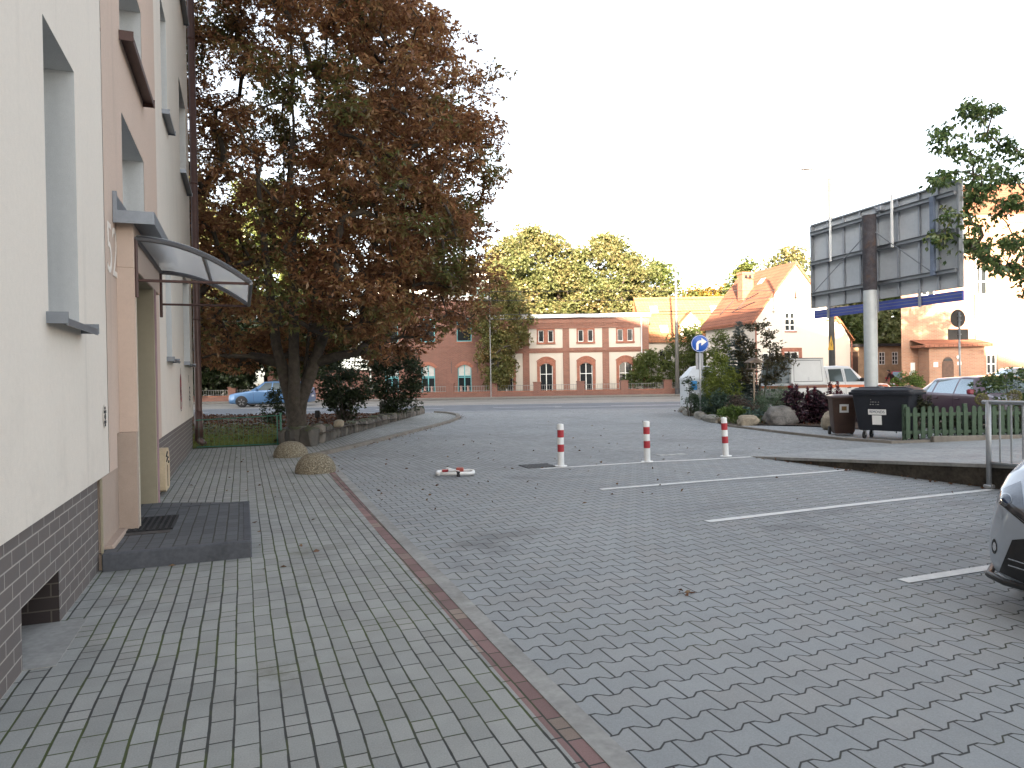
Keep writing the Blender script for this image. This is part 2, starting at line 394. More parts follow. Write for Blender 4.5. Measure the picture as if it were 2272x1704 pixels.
def skeleton(b, root, seeds, tips, r_tip=0.012, n=6, wig=0.12, gain=2.0):
    """grow limbs: seeds are polylines from the root, every tip is joined to the nearest grown node"""
    nodes = [Vector(root)]; par = [-1]
    for line in seeds:
        prev = 0
        pts = [Vector(root)] + [Vector(p) for p in line]
        for a, c in zip(pts, pts[1:]):
            k = max(2, int((c - a).length / 0.5))
            for i in range(1, k + 1):
                q = a.lerp(c, i / k); q += Vector((random.gauss(0, 1), random.gauss(0, 1), 0)) * 0.025
                nodes.append(q); par.append(prev); prev = len(nodes) - 1
    order = sorted(range(len(tips)), key=lambda i: (Vector(tips[i]) - nodes[0]).length)
    leafn = []
    for i in order:
        t = Vector(tips[i]); arr = np.array(nodes); dv = arr - np.array(t)
        d = np.linalg.norm(dv, axis=1) + np.maximum(0, dv[:, 2]) * 1.2
        j = int(np.argmin(d)); a = nodes[j]; k = max(2, int((t - a).length / 0.45)); prev = j
        for s in range(1, k + 1):
            f = s / k; q = a.lerp(t, f); q.z += math.sin(f * math.pi) * 0.08 * (t - a).length
            if s < k: q += Vector((random.gauss(0, 1), random.gauss(0, 1), random.gauss(0, 1))) * wig * 0.4
            nodes.append(q); par.append(prev); prev = len(nodes) - 1
        leafn.append(prev)
    acc = [0.0] * len(nodes)
    for l in leafn: acc[l] += r_tip ** gain
    ch = [[] for _ in nodes]
    for i in range(len(nodes) - 1, 0, -1):
        if acc[i] == 0: acc[i] = r_tip ** gain
        acc[par[i]] += acc[i] if True else 0; ch[par[i]].append(i)
    rad = [a ** (1 / gain) for a in acc]
    done = set()
    for i in range(1, len(nodes)):
        if i in done: continue
        p = par[i]; line = [nodes[p], nodes[i]]; rs = [min(rad[p], rad[i] * 1.25), rad[i]]; done.add(i); cur = i
        while ch[cur]:
            nx = max(ch[cur], key=lambda q: rad[q])
            if nx in done: break
            line.append(nodes[nx]); rs.append(rad[nx]); done.add(nx); cur = nx
        b.tube(line, rs, n=n if rs[0] < 0.08 else 10)
    return rad[0]

# pixel of the photograph (2272 wide) to a place: on the ground, or at a given distance
def _ray(px, py):
    return cam.matrix_world.to_3x3() @ Vector(((px - 1136) / 1560, -(py - 852) / 1560, -1))
def G(px, py, z=0.0):
    d = _ray(px, py); t = (z - CAM_H) / d.z; return Vector((d.x * t, d.y * t, z))
def W(px, py, Y):
    d = _ray(px, py); t = Y / d.y; return Vector((d.x * t, Y, CAM_H + d.z * t))

# ================================================================== THE SETTING
BA = Vector((-3.423, 5.912, 0)); TH = R(20.97)          # foot of the block's wall, and its turn
NX = Vector((math.cos(TH), math.sin(TH), 0)); DY = Vector((-math.sin(TH), math.cos(TH), 0))
def LW(x, y, z=0.0): p = BA + NX * x + DY * y; return Vector((p.x, p.y, z))      # block frame -> world

M_soil = mat('soil', (0.055, 0.036, 0.024), 0.95, var=0.5, scale=3, bmp=0.6)
M_ground = mat('ground_dirt', (0.12, 0.11, 0.09), 0.95, var=0.3, scale=0.6)
M_asph = mat('asphalt', (0.15, 0.16, 0.18), 0.8, var=0.2, scale=1.5)
M_asph2 = mat('tram_concrete', (0.29, 0.27, 0.245), 0.85, var=0.15, scale=0.8)
M_line = mat('road_paint', (0.72, 0.72, 0.70), 0.7, var=0.10, scale=5, dirt=((0.27, 0.27, 0.27), 0.75))
M_kerb = mat('concrete_kerb', (0.30, 0.295, 0.28), 0.9, var=0.2, scale=3, dirt=((0.16, 0.15, 0.12), 0.5))
M_kerbold = mat('old_kerb', (0.19, 0.17, 0.145), 0.9, var=0.25, scale=2, dirt=((0.12, 0.10, 0.07), 0.6))
M_walk = paver_mat('sidewalk_pavers', 0.102, 0.2, (0.295, 0.296, 0.28), 0.095, 0.9, 0.0066)
M_red = paver_mat('red_pavers', 0.1, 0.2, (0.24, 0.12, 0.1), red=True)
M_far = paver_mat('driveway_pavers', 0.102, 0.2, (0.285, 0.294, 0.297), var=0.09, moss=0.15, jw=0.0045)
M_lane = paver_mat('lane_pavers', 0.102, 0.2, (0.335, 0.343, 0.345), var=0.07, moss=0.1, jw=0.004)
M_yard = behaton_mat('yard_pavers', (0.285, 0.295, 0.297))
def st(o): o['kind'] = 'structure'; return o

st(sheet('ground', [(-900, -300), (900, -300), (900, 1500), (-900, 1500)], -0.035, M_ground))
# sidewalk along the block, then along the stone wall
kc = [LW(2.25, -14), LW(2.27, -3), LW(2.30, 0), LW(2.36, 4.3), LW(2.42, 7.2)]
curve = [Vector((-4.02, 14.0, 0)), Vector((-3.95, 14.6, 0)), Vector((-3.70, 15.8, 0)), Vector((-3.40, 17.6, 0)), Vector((-3.05, 19.7, 0)), Vector((-2.6, 22.4, 0)), Vector((-2.25, 25.0, 0)), Vector((-2.15, 27.2, 0)), Vector((-2.35, 29.4, 0)), Vector((-2.9, 31.2, 0)), Vector((-3.6, 32.3, 0))]
sw = [LW(-0.3, -14)] + kc + curve + [Vector((-4.2, 32.3, 0)), Vector((-4.45, 24.6, 0)), Vector((-4.75, 19.7, 0)), Vector((-4.85, 16.6, 0)), LW(1.95, 11.0), LW(-0.3, 11.0)]
st(sheet('sidewalk', [(p.x, p.y) for p in sw], 0.0, M_walk, BA, TH))
def strip(name, path, o0, o1, z, m, h=0.0, frame=True):
    """band to the right of a path, from offset o0 to o1; h makes it a raised kerb"""
    pts = [Vector((p.x, p.y, 0)) for p in path]; L, Rr = [], []
    for i, p in enumerate(pts):
        t = (pts[min(i + 1, len(pts) - 1)] - pts[max(i - 1, 0)]).normalized(); n = Vector((t.y, -t.x, 0))
        L.append(p + n * o0); Rr.append(p + n * o1)
    b = MB()
    inv = (Matrix.Translation(BA) @ Matrix.Rotation(TH, 4, 'Z')).inverted() if frame else Matrix()
    for i in range(len(pts) - 1):
        q = [L[i], Rr[i], Rr[i + 1], L[i + 1]]
        if h == 0: b.add([inv @ Vector((v.x, v.y, z)) for v in q], [(0, 1, 2, 3)])
        else:
            lo = [inv @ Vector((v.x, v.y, z - 0.05)) for v in q]; hi = [inv @ Vector((v.x, v.y, z + h)) for v in q]
            b.add(lo + hi, [(4, 5, 6, 7), (1, 2, 6, 5), (3, 0, 4, 7), (0, 1, 5, 4), (2, 3, 7, 6)])
    o = b.build(name, m)
    if frame: o.location = BA; o.rotation_euler = (0, 0, TH)
    return o
kp = kc + [LW(2.46, 8.0)]
st(strip('sidewalk_red_border', kp, 0.0, 0.105, 0.0, M_red))
st(strip('sidewalk_kerb', kp, 0.105, 0.215, 0.0, M_kerb, 0.004))
st(strip('driveway_kerb', curve, -0.02, 0.13, 0.0, M_kerbold, 0.07))
# courtyard
wl0, wdir, edir = Vector((4.36, 12.88, 0)), Vector((0.41, -0.912, 0)), Vector((0.912, 0.41, 0))
near = [LW(2.46, -14), LW(2.48, -3), LW(2.51, 0), LW(2.57, 4.3), Vector((0.43, 11.66, 0)), wl0, wl0 + wdir * 22, Vector((6, -14, 0))]
st(sheet('courtyard', [(p.x, p.y) for p in near], -0.004, M_yard, BA, TH))
far = [LW(2.57, 4.3), LW(2.63, 7.2)] + [c + Vector((0.12, -0.02, 0)) for c in curve] + [Vector((-6, 32.6, 0)), Vector((12, 32.6, 0)), Vector((7.9, 31.0, 0)), Vector((7.1, 28.6, 0)), Vector((6.65, 25, 0)), Vector((6.3, 20.6, 0)), Vector((6.9, 17.7, 0)), Vector((7.43, 15.8, 0)), Vector((8.0, 14.9, 0)), Vector((14, 17.1, 0)), wl0 + edir * 10, wl0, Vector((0.43, 11.66, 0))]
st(sheet('driveway', [(p.x, p.y) for p in far], -0.004, M_far, BA, TH + R(3)))
ln = [wl0, wl0 + wdir * 12 + Vector((0, 0, .84)), wl0 + wdir * 12 + edir * 12 + Vector((0, 0, .84)), wl0 + edir * 12]
st(sheet('access_lane', [tuple(p) for p in ln], 0, M_lane, (4.36, 12.88, 0), R(24)))
st(sheet('pavement_by_bins', [(6.3, 20.6), (6.9, 17.7), (7.43, 15.8), (8.0, 14.9), (12.5, 15.35), (12.5, 18.6), (9.2, 18.4), (8.2, 20.0), (7.2, 20.6)], 0.004, M_lane, (8, 15, 0), R(24)))
M_joint = mat('mossy_joint', (0.10, 0.10, 0.06), 0.95, var=0.4, scale=6)
st(strip('lane_kerb', [Vector((6.3, 20.6, 0)), Vector((6.9, 17.7, 0)), Vector((7.43, 15.75, 0)), Vector((8.0, 14.85, 0)), Vector((9.0, 15.05, 0))], -0.05, 0.05, 0.0, M_kerbold, 0.05, False))
# road beyond
st(sheet('road', [(-150, 32.6), (150, 32.6), (150, 41.5), (-150, 41.5)], -0.012, M_asph))
st(sheet('tram_strip', [(-150, 41.5), (150, 41.5), (150, 46.5), (-150, 46.5)], -0.008, M_asph2))
st(sheet('far_carriageway', [(-150, 46.5), (150, 46.5), (150, 51.5), (-150, 51.5)], -0.004, mat('worn_asphalt', (0.24, 0.225, 0.205), 0.85, var=0.15, scale=0.7)))
b = MB(); b.box((-150, 51.5, -0.2), (150, 55.4, 0.09)); st(b.build('far_pavement', mat('far_paving', (0.25, 0.23, 0.2), 0.9, scale=0.7)))
b = MB(); b.box((-150, 51.35, -0.2), (150, 51.5, 0.1)); st(b.build('far_kerb', mat('far_kerbstone', (0.13, 0.12, 0.11), 0.9)))
b = MB()
for x0, x1, y in ((-60, 60, 41.2), (-60, 60, 33.1)): b.quad((x0, y, -.006), (x1, y, -.006), (x1, y + .13, -.006), (x0, y + .13, -.006))
for k in range(-10, 10): b.quad((k * 6.2 - 1, 36.9, -.006), (k * 6.2 + 2.6, 36.9, -.006), (k * 6.2 + 2.6, 37.05, -.006), (k * 6.2 - 1, 37.05, -.006))
for x0, x1, y in ((2.2, 9.5, 36.2), (9.4, 17, 38.4), (-13, -8, 37.9)): b.quad((x0, y, -.006), (x1, y, -.006), (x1, y + .15, -.006), (x0, y + .15, -.006))
st(b.build('road_markings', M_line))
# parking bay lines in the courtyard
def bayline(px):
    p = [G(*a) for a in px]; t = (p[-1] - p[0]).normalized(); n = Vector((-t.y, t.x, 0)) * 0.05; b = MB()
    for a, c in zip(p, p[1:]): b.quad(a - n, c - n, c + n, a + n)
    for i, v in enumerate(b.v): b.v[i] = (v[0], v[1], 0.001)
    return b
b = bayline([(1199, 1040), (1440, 1025), (1560, 1019.5), (1669, 1013.5)])
for l in ([(1333, 1085.5), (1888, 1042)], [(1569, 1157), (1890, 1120), (2200, 1086)], [(2003, 1289), (2420, 1224)]):
    q = bayline(l); b.add(q.v, q.f)
st(b.build('parking_lines', M_line))

# ================================================================== APARTMENT BLOCK (left)
def plaster(name, col):
    m, nt, bs = newmat(name); co = coords(nt); x, y, z = xyz(nt, co)
    g = noise(nt, co, 0.55, 4); f = noise(nt, co, 180, 2)
    st_ = noise(nt, comb(nt, x * 3, y * 3, z * 0.22), 1.5, 4).step(0.55, 0.8) * 0.14
    md_ = noise(nt, co, 22, 4, .7); low = z.step(2.2, 0.7) * noise(nt, co, 2.2, 4).step(.4, .75) * 0.10
    v = (g - 0.5) * 0.16 + (f - 0.5) * 0.4 + (md_ - 0.5) * 0.16 + 1.0 - st_ - low
    vm = nt.nodes.new('ShaderNodeVectorMath'); vm.operation = 'SCALE'; vm.inputs[0].default_value = col; nt.links.new(v.o, vm.inputs['Scale'])
    nt.links.new(vm.outputs[0], bs.inputs['Base Color']); bs.inputs['Roughness'].default_value = 0.9; bump(nt, bs, f, 0.35, 0.004)
    return m
M_wall = plaster('cream_plaster', (0.70, 0.635, 0.555)); M_peach = plaster('peach_plaster', (0.56, 0.43, 0.35))
M_reveal = plaster('grey_reveal', (0.60, 0.60, 0.585)); M_tan = plaster('tan_plaster', (0.40, 0.31, 0.25)); M_khaki = plaster('khaki_plaster', (0.33, 0.285, 0.20))
M_plinth = brick_mat('plinth_tiles', (0.115, 0.100, 0.095), (0.128, 0.110, 0.102), (0.34, 0.315, 0.285), 0.25, 0.0835, 0.0045, 0.12, 0.5, 'yz', 0.25)
M_metal = mat('grey_flashing', (0.20, 0.22, 0.25), 0.4, 0.7, var=0.08)
M_brown = mat('brown_metal', (0.085, 0.045, 0.038), 0.45, 0.2, var=0.12)
M_glass = mat('dark_glass', (0.015, 0.018, 0.02), 0.12, var=0.02, spec=0.25)
M_white = mat('white_paint', (0.74, 0.74, 0.72), 0.4, var=0.03)
M_black = mat('black_rubber', (0.022, 0.022, 0.024), 0.8, var=0.2)
M_steel = mat('galvanised', (0.42, 0.43, 0.44), 0.45, 0.6, var=0.1, scale=9)
blk = empty('apartment_building', BA, TH, label='tall cream and peach apartment block with dark tiled plinth filling the left side', cat='building')
PB = lambda u, v, d: (-d, u, v)
holes = [(-1.80, -0.95, 1.92, 3.735), (5.3, 6.2, 1.9, 3.735), (8.72, 10.48, 1.925, 3.735),
         (5.3, 6.2, 5.70, 7.51), (8.72, 10.48, 5.75, 7.625), (-1.80, -0.95, 5.74, 7.55),
         (5.3, 6.2, 9.5, 11.3), (8.72, 10.48, 9.55, 11.4), (-1.80, -0.95, 9.55, 11.35), (-5.6, -4.0, 1.92, 3.735), (-5.6, -4.0, 5.74, 7.55)]
PK = [(1.18, 2.88, 4.98, 6.03), (1.18, 2.88, 3.12, 4.22), (1.18, 2.88, 8.8, 9.85)]
H = 16.0
b = MB(); facade(b, holes + [(0.12, 4.3, 0.75, H)], -82, 11.3, 0.75, H, 0.24, PB, False)
b.box((-42, -82, 0.0), (-1.0, 11.28, H - 0.02)); b.box((-1.0, -82, 0.75), (-0.9, 11.27, H - .03)); b.quad((-1, 11.3, 0.75), (0, 11.3, 0.75), (0, 11.3, H), (-1, 11.3, H))  # unseen depth and length stretched so the block's shadow covers the street
b.quad((0, 11.3, H), (-42, 11.3, H), (-42, -82, H), (0, -82, H)); b.quad((0, -82, 0), (-1, -82, 0), (-1, -82, H), (0, -82, H))
blk_wall = b.build('wall', M_wall, blk)
b = MB(); facade(b, PK + [(0.78, 2.25, 0, 2.6), (0.54, 0.70, 0.75, 1.06)], 0.12, 4.3, 0.75, H, 0.24, lambda u, v, d: (0.003 - d, u, v), False)
b.build('stair_strip', M_peach, blk)
for h in holes + PK:
    b = MB()
    for (p, q) in (((h[0], h[2]), (h[1], h[2])), ((h[1], h[2]), (h[1], h[3])), ((h[1], h[3]), (h[0], h[3])), ((h[0], h[3]), (h[0], h[2]))):
        b.add([PB(*p, 0), PB(*q, 0), PB(*q, .3), PB(*p, .3)], [(0, 1, 2, 3)])
    b.build('window_reveal', M_reveal, blk)
for h in holes + PK:
    window(blk, PB, h[0], h[1], h[2], h[3], 0.26, M_white, M_glass, 1 if h[1] - h[0] < 1 else 2, 1)
def sill(h, m, out=0.11, drop=0.055):
    u0, u1, v = h[0] - 0.05, h[1] + 0.05, h[2]
    b = MB(); b.add([(-.22, u0, v + .03), (out, u0, v - .012), (out, u0, v - drop), (out - .008, u0, v - drop), (out - .01, u0, v - .03), (-.22, u0, v + .012),
                     (-.22, u1, v + .03), (out, u1, v - .012), (out, u1, v - drop), (out - .008, u1, v - drop), (out - .01, u1, v - .03), (-.22, u1, v + .012)],
                    [(0, 1, 7, 6), (1, 2, 8, 7), (2, 3, 9, 8), (3, 4, 10, 9), (4, 5, 11, 10), (0, 5, 4, 3, 2, 1), (6, 7, 8, 9, 10, 11)])
    for u in (u0 - .012, u1): b.box((-.02, u, v - drop + .01), (out + .004, u + .012, v + .025))
    b.build('window_sill', m, blk)
for h in holes: sill(h, M_metal)
for h in (PK[0], PK[2]): sill(h, M_brown, 0.13, 0.08)
# plinth with its low cellar opening
cel = (-2.36, -1.55, 0.0, 0.33)
b = MB(); facade(b, [cel], -82, -0.24, -0.1, 0.75, 0.5, lambda u, v, d: (-0.03 - d, u, v), False)
facade(b, [], 2.48, 11.28, -0.15, 0.75, 0.3, lambda u, v, d: (-0.03 - d, u, v)); b.quad((-.03, 11.28, -.15), (-1.0, 11.28, -.15), (-1, 11.28, .75), (-.03, 11.28, .75))
b.build('plinth', M_plinth, blk)
b = MB(); b.quad((-.03, -82, .75), (-.03, -.24, .75), (0, -.24, .75), (0, -82, .75)); b.quad((-.03, 2.48, .75), (-.03, 11.3, .75), (0, 11.3, .75), (0, 2.48, .75))
b.build('plinth_drip_edge', M_reveal, blk)
b = MB(); facade(b, [cel], cel[0] - .001, cel[1] + .001, cel[2] - .001, cel[3] + .001, 0.6, lambda u, v, d: (-0.031 - d, u, v)); b.quad((-0.63, -2.4, -0.1), (-0.63, -1.5, -0.1), (-0.63, -1.5, .4), (-0.63, -2.4, .4))
b.build('cellar_recess', brick_mat('recess_shade_tiles', (0.03, 0.021, 0.02), (0.035, 0.025, 0.022), (0.09, 0.075, 0.06), 0.25, 0.0835, 0.0045, .1, .5, 'xz', .2), blk)  # tiles coloured darker than the plinth's to stand in for the recess shade
b = MB(); b.box((-.60, -2.36, -.12), (0.12, -1.55, 0.006)); b.build('cellar_window_ledge', M_kerb, blk)
# entrance: tan base, portal, recess, flat roof, canopy
b = MB(); b.box((-.2, -0.22, -.05), (-.012, 0.66, 0.745)); b.box((-.1, 0.54, .745), (-.03, 0.70, 1.06)); b.box((-.03, 0.66, -.05), (.145, .765, 1.058)); b.box((-.05, -.10, 0), (.06, .655, .17), bev=.012)
b.build('plastered_base', M_tan, blk)
b = MB(); b.box((-.012, -0.245, -.05), (0.004, -.222, 0.745)); b.build('base_edge_profile', M_khaki, blk)
b = MB(); b.box((0.003, 0.70, 1.06), (0.15, 0.775, 2.6)); b.box((-.9, 0.70, 0.0), (0.0029, 0.775, 2.6)); b.box((0.003, 0.70, 2.6), (0.15, 2.9, 3.02), bev=.006)
b.build('portal', M_peach, blk)
b = MB(); b.box((-1.0, 2.25, 0), (0.144, 2.33, 2.6)); b.quad((-.9, .77, 2.59), (.14, .77, 2.59), (.14, 2.3, 2.59), (-.9, 2.3, 2.59)); b.build('recess_wall', M_khaki, blk)
b = MB(); b.box((.12, .768, .14), (.153, .79, 2.59)); b.build('corner_profile', mat('pale_profile', (0.5, 0.46, 0.38), .8), blk)
b = MB(); b.box((-.02, 2.33, 0), (0.15, 2.48, 2.6)); b.build('portal_pier', mat('mauve_edge', (0.30, 0.19, 0.20), 0.8), blk)
d_ = window(blk, lambda u, v, d: (-0.55 - d, u, v), 0.79, 2.24, 0.14, 2.55, 0.0, M_brown, M_glass, 2, [0.3, 0.8], 0.09, 'entrance_door')
b = MB(); b.box((-.45, 1.6, 1.0), (-.49, 1.63, 1.3)); b.build('handle', M_steel, d_)
b = MB(); b.box((0.006, 0.55, 3.02), (0.33, 3.02, 3.09)); b.box((.322, .545, 2.985), (.345, 3.025, 3.10)); b.box((.006, .535, 2.985), (.345, .555, 3.10)); b.box((0.006, 0.6, 3.09), (0.03, 2.98, 3.25)); b.box((.006, .53, 3.0), (.04, .56, 3.27))
b.build('portal_roof', M_metal, blk)
cn = empty('canopy', (0, 0, 0)); cn.parent = blk
M_cfr = mat('canopy_frame', (0.13, 0.13, 0.14), 0.35, 0.6, var=0.1)
arc = []
for i in range(15):
    t = i / 14; arc.append((0.165 + 1.01 * t, 2.885 - 0.385 * (t ** 2.0)))
prof = lambda s: [(x, s, z) for x, z in arc]
b = MB()
for s in (0.75, 2.93): b.tube(prof(s), 0.026, 6)
for x, z in (arc[0], arc[-1], arc[8]): b.tube([(x, 0.75, z), (x, 2.93, z)], 0.022, 6)
b.build('arch_frame', M_cfr, cn)
b = MB()
for s in (0.75, 2.93):
    b = MB(); b.tube([(0.16, s, 2.88), (0.16, s, 2.33)], 0.02, 6); b.tube([(0.16, s, 2.49), (1.16, s, 2.49)], 0.014, 6); b.build('wall_bracket', M_brown, cn)
m, nt_, bs = newmat('polycarbonate'); bs.inputs['Base Color'].default_value = (0.75, 0.77, 0.78, 1); bs.inputs['Roughness'].default_value = 0.25
tr = nt_.nodes.new('ShaderNodeBsdfTransparent'); tr.inputs[0].default_value = (0.86, 0.88, 0.9, 1); tl = nt_.nodes.new('ShaderNodeBsdfTranslucent'); tl.inputs[0].default_value = (0.85, 0.85, 0.84, 1)
a1 = nt_.nodes.new('ShaderNodeMixShader'); a1.inputs[0].default_value = 0.5; a2 = nt_.nodes.new('ShaderNodeMixShader')
a2.inputs[0].default_value = 0.34
nt_.links.new(bs.outputs[0], a1.inputs[1]); nt_.links.new(tl.outputs[0], a1.inputs[2]); nt_.links.new(a1.outputs[0], a2.inputs[1]); nt_.links.new(tr.outputs[0], a2.inputs[2])
nt_.links.new(a2.outputs[0], nt_.nodes['Material Output'].inputs[0])
b = MB(); vs = [(x, s, z + .03) for x, z in arc for s in (0.73, 2.95)]
b.add(vs, [(2 * i, 2 * i + 2, 2 * i + 3, 2 * i + 1) for i in range(14)]); b.build('panel', m, cn, True, fix=False)
# steps in front of the door
ls = empty('entrance_landing', BA, TH, label='low dark paved landing step with raised rim in front of the block entrance', cat='step')
M_land = paver_mat('landing_pavers', 0.102, 0.2, (0.095, 0.098, 0.105), 0.14, 0.1); M_landk = mat('dark_kerb', (0.075, 0.078, 0.088), 0.8, var=0.25, scale=4)
b = MB(); b.quad((-0.9, -.25, .139), (1.08, -.25, .139), (1.08, 2.75, .139), (-.9, 2.75, .139)); b.v = [(x, min(y, 1.85) if x > .2 else y, z) for x, y, z in b.v]; b.build('paved_top', M_land, ls)
b = MB(); b.box((0.0, -0.30, -.02), (1.13, -.23, .142), bev=.008); b.box((1.06, -0.229, -.02), (1.13, 1.83, .142), bev=.008); b.box((0.105, 1.831, -.02), (1.13, 1.90, .142)); b.build('rim', M_landk, ls)
mt = empty('doormat', LW(0.23, 0.83, .14), TH, label='black rubber grid doormat lying at the apartment block door', cat='doormat')
b = MB()
for i in range(9): b.box((-.22 + i * .052, -.3, 0.004), (-.20 + i * .052, .42, .018))
for i in range(14): b.box((-.22, -.3 + i * .054, 0.004), (.214, -.282 + i * .054, .0165))
b.build('grid', M_black, mt)
b = MB(); b.box((-.22, -.42, .001), (.2, .36, .0045)); b.build('backing', mat('mat_backing', (0.07, 0.062, 0.058), 0.95, var=0.3), mt)
# drainpipe
b = MB(); b.tube([(.10, 11.41, H), (.10, 11.41, 0.5), (.10, 11.41, .3), (.11, 11.36, .16), (.22, 11.30, .07)], 0.08, 10)
for z in (3.0, 6.2, 9.6, 13): b.tube([(.10, 11.41, z), (.10, 11.41, z + .05)], 0.09, 10)
b.tube([(.10, 11.41, 0.15), (.10, 11.41, 0.85)], 0.094, 10); b.build('drainpipe', M_brown, blk, True)
# gas box, stickers, number, graffiti
gb = empty('meter_box', LW(0, 3.95, 0.06), TH, label='beige rounded utility box on the plinth just past the entrance', cat='utility box')
b = MB(); pr = [(-.28, .03), (-.22, 0), (.22, 0), (.28, .03), (.31, .10), (.31, .38), (.28, .48), (.18, .55), (.05, .57), (-.15, .57), (-.25, .52), (-.3, .42), (-.3, .1)]
b.prism(pr, lambda u, v, d: (d, u, v), -.025, .10); b.build('case', mat('beige_plastic', (0.55, 0.43, 0.28), 0.5, var=0.12, scale=5), gb, auto=40)
b = MB(); b.tube([(.103, -.2, .47), (.103, -.05, .52)], .012, 4); b.tube([(.103, -.16, .40), (.103, .0, .45), (.103, .06, .43)], .012, 4); b.tube([(.103, .08, .36), (.103, .12, .38)], .012, 4); b.tube([(.103, -.02, .05), (.103, -.02, .34)], .004, 4)
b.build('scribble', M_black, gb)
num = empty('house_number', LW(0.006, 0.46, 2.69), TH, label='large white painted number 52 on the peach wall beside the canopy', cat='number')
text('digits', '52', 0.66, mat('number_paint', (0.78, 0.72, 0.65), 0.7), num, (0.001, 0, 0), (R(90), 0, R(90)), 0.002, 0.86, -0.006)
stk = empty('round_sticker', LW(0.004, -0.06, 1.24), TH, label='small round black and white sticker on the cream wall left of the entrance', cat='sticker')
b = MB(); b.prism([(.075 * math.cos(i * .3491), .1 * math.sin(i * .3491)) for i in range(18)], lambda u, v, d: (d, u, v), 0, .002); b.build('disc', M_wall, stk)
b = MB()
for k, (v, ww) in enumerate(((.07, .03), (.04, .055), (0.0, .035), (-.045, .05), (-.07, .028))): b.prism([(-ww, v - .012), (ww, v - .012), (ww, v + .012), (-ww, v + .012)], lambda u, q, d: (d, u, q), .0025, .0035)
b.prism([(.03 * math.cos(i * .6283), .03 * math.sin(i * .6283)) for i in range(10)], lambda u, v, d: (d, u, v), .004, .005); b.build('print', M_black, stk)
def graffiti(name, label, y, z, m, strokes, m2=None):
    g = empty(name, LW(0.004, y, z), TH, label=label, cat='graffiti'); b = MB()
    for pts, ww in strokes: b.tube([(0.0, u, v) for u, v in pts], ww, 4)
    b.v = [(max(0.0, min(.004, p[0])), p[1], p[2]) for p in b.v]; b.build('paint', m, g)
    return g
M_redp = mat('red_spray', (0.42, 0.13, 0.14), 0.8, var=0.2); M_blkp = mat('black_spray', (0.06, 0.06, 0.07), 0.8)
ell = lambda cx, cz, a, c, n=16, t0=0, t1=6.283: [(cx + a * math.cos(t0 + (t1 - t0) * i / n), cz + c * math.sin(t0 + (t1 - t0) * i / n)) for i in range(n + 1)]
g = graffiti('red_graffiti', 'red and grey sprayed scrawl on the cream wall below the far windows', 7.7, 1.38, M_redp, [(ell(0, .08, .13, .20), .035), (ell(.02, .12, .05, .16), .05), ([(-.05, .25), (.05, .05), (-.08, -.05), (.08, -.2)], .03), (ell(0.03, -.22, .14, .12), .018)])
b = MB()
for pts, ww in ((([(-.02, .42), (.04, .2)]), .012), (ell(0, -.16, .18, .22), .012), (([(-.1, 0), (.16, -.1), (-.1, -.14)]), .014)): b.tube([(0.0, u, v) for u, v in pts], ww, 4)
b.v = [(max(0.004, min(.006, p[0] + .005)), p[1], p[2]) for p in b.v]; b.build('outline', M_blkp, g)
graffiti('black_tag', 'small black sprayed tag on the cream wall next to the drainpipe', 10.05, 1.27, M_blkp, [([(-.1, .16), (.12, .14)], .02), ([(0, .17), (0, -.28)], .012), ([(-.12, .06), (.1, .02), (-.1, -.03), (.14, -.06)], .025), ([(-.14, -.1), (.14, -.12)], .022), ([(-.25, .42), (-.24, .26)], .01)])

# ================================================================== RAILING, RETAINING WALL, FENCES, BINS
def wallz(t): return 0.070 * t
M_ret = mat('stained_concrete', (0.06, 0.05, 0.038), 0.95, var=0.5, scale=3.5, dirt=((0.016, 0.014, 0.012), 0.9), bmp=0.4)
rw = empty('retaining_wall', wl0, label='low dark stained concrete wall wedge dividing the parking bays from the access lane', cat='wall')
b = MB(); T = [0, .3, 1, 2, 3, 4, 5, 6, 8, 10, 12]; n = edir * 0.11
for a, c in zip(T, T[1:]):
    for o0, o1, za, zb in ((Vector(), n, lambda t: -.3, lambda t: wallz(t) - .035),):
        A, Cc = wdir * a, wdir * c
        vs = [A + o0, Cc + o0, Cc + o1, A + o1]
        lo = [Vector((v.x, v.y, -.3)) for v in vs]; hi = [Vector((v.x, v.y, zb(t))) for v, t in zip(vs, (a, c, c, a))]
        b.add(lo + hi, [(0, 1, 5, 4), (1, 2, 6, 5), (3, 0, 4, 7), (4, 5, 6, 7)])
b.build('concrete_face', M_ret, rw)
b = MB(); n2 = edir * 0.17
for a, c in zip(T, T[1:]):
    A, Cc = wdir * a - edir * .02, wdir * c - edir * .02
    vs = [A, Cc, Cc + n2, A + n2]; lo = [Vector((v.x, v.y, wallz(t) - .04)) for v, t in zip(vs, (a, c, c, a))]; hi = [Vector((v.x, v.y, wallz(t) + .006)) for v, t in zip(vs, (a, c, c, a))]
    b.add(lo + hi, [(0, 1, 5, 4), (4, 5, 6, 7), (2, 3, 7, 6)])
b.build('coping', M_kerb, rw)
rl = empty('metal_railing', wl0 + wdir * 4.28, math.atan2(wdir.y, wdir.x), label='grey steel railing with thin bars standing at the foot of the retaining wall', cat='railing')
b = MB(); b.tube([(0, -.06, -.01), (0, -.06, 1.12)], .032, 10); b.build('post', M_steel, rl, True)
b = MB(); b.tube([(3, -.06, -.01), (3, -.06, 1.12)], .032, 10); b.build('post', M_steel, rl, True)
b = MB(); b.tube([(-.07, -.06, 1.10), (3, -.06, 1.10)], .027, 8); b.build('top_rail', M_steel, rl, True)
b = MB(); b.tube([(0, -.06, .33), (3, -.06, .33)], .02, 8); b.build('bottom_rail', M_steel, rl, True)
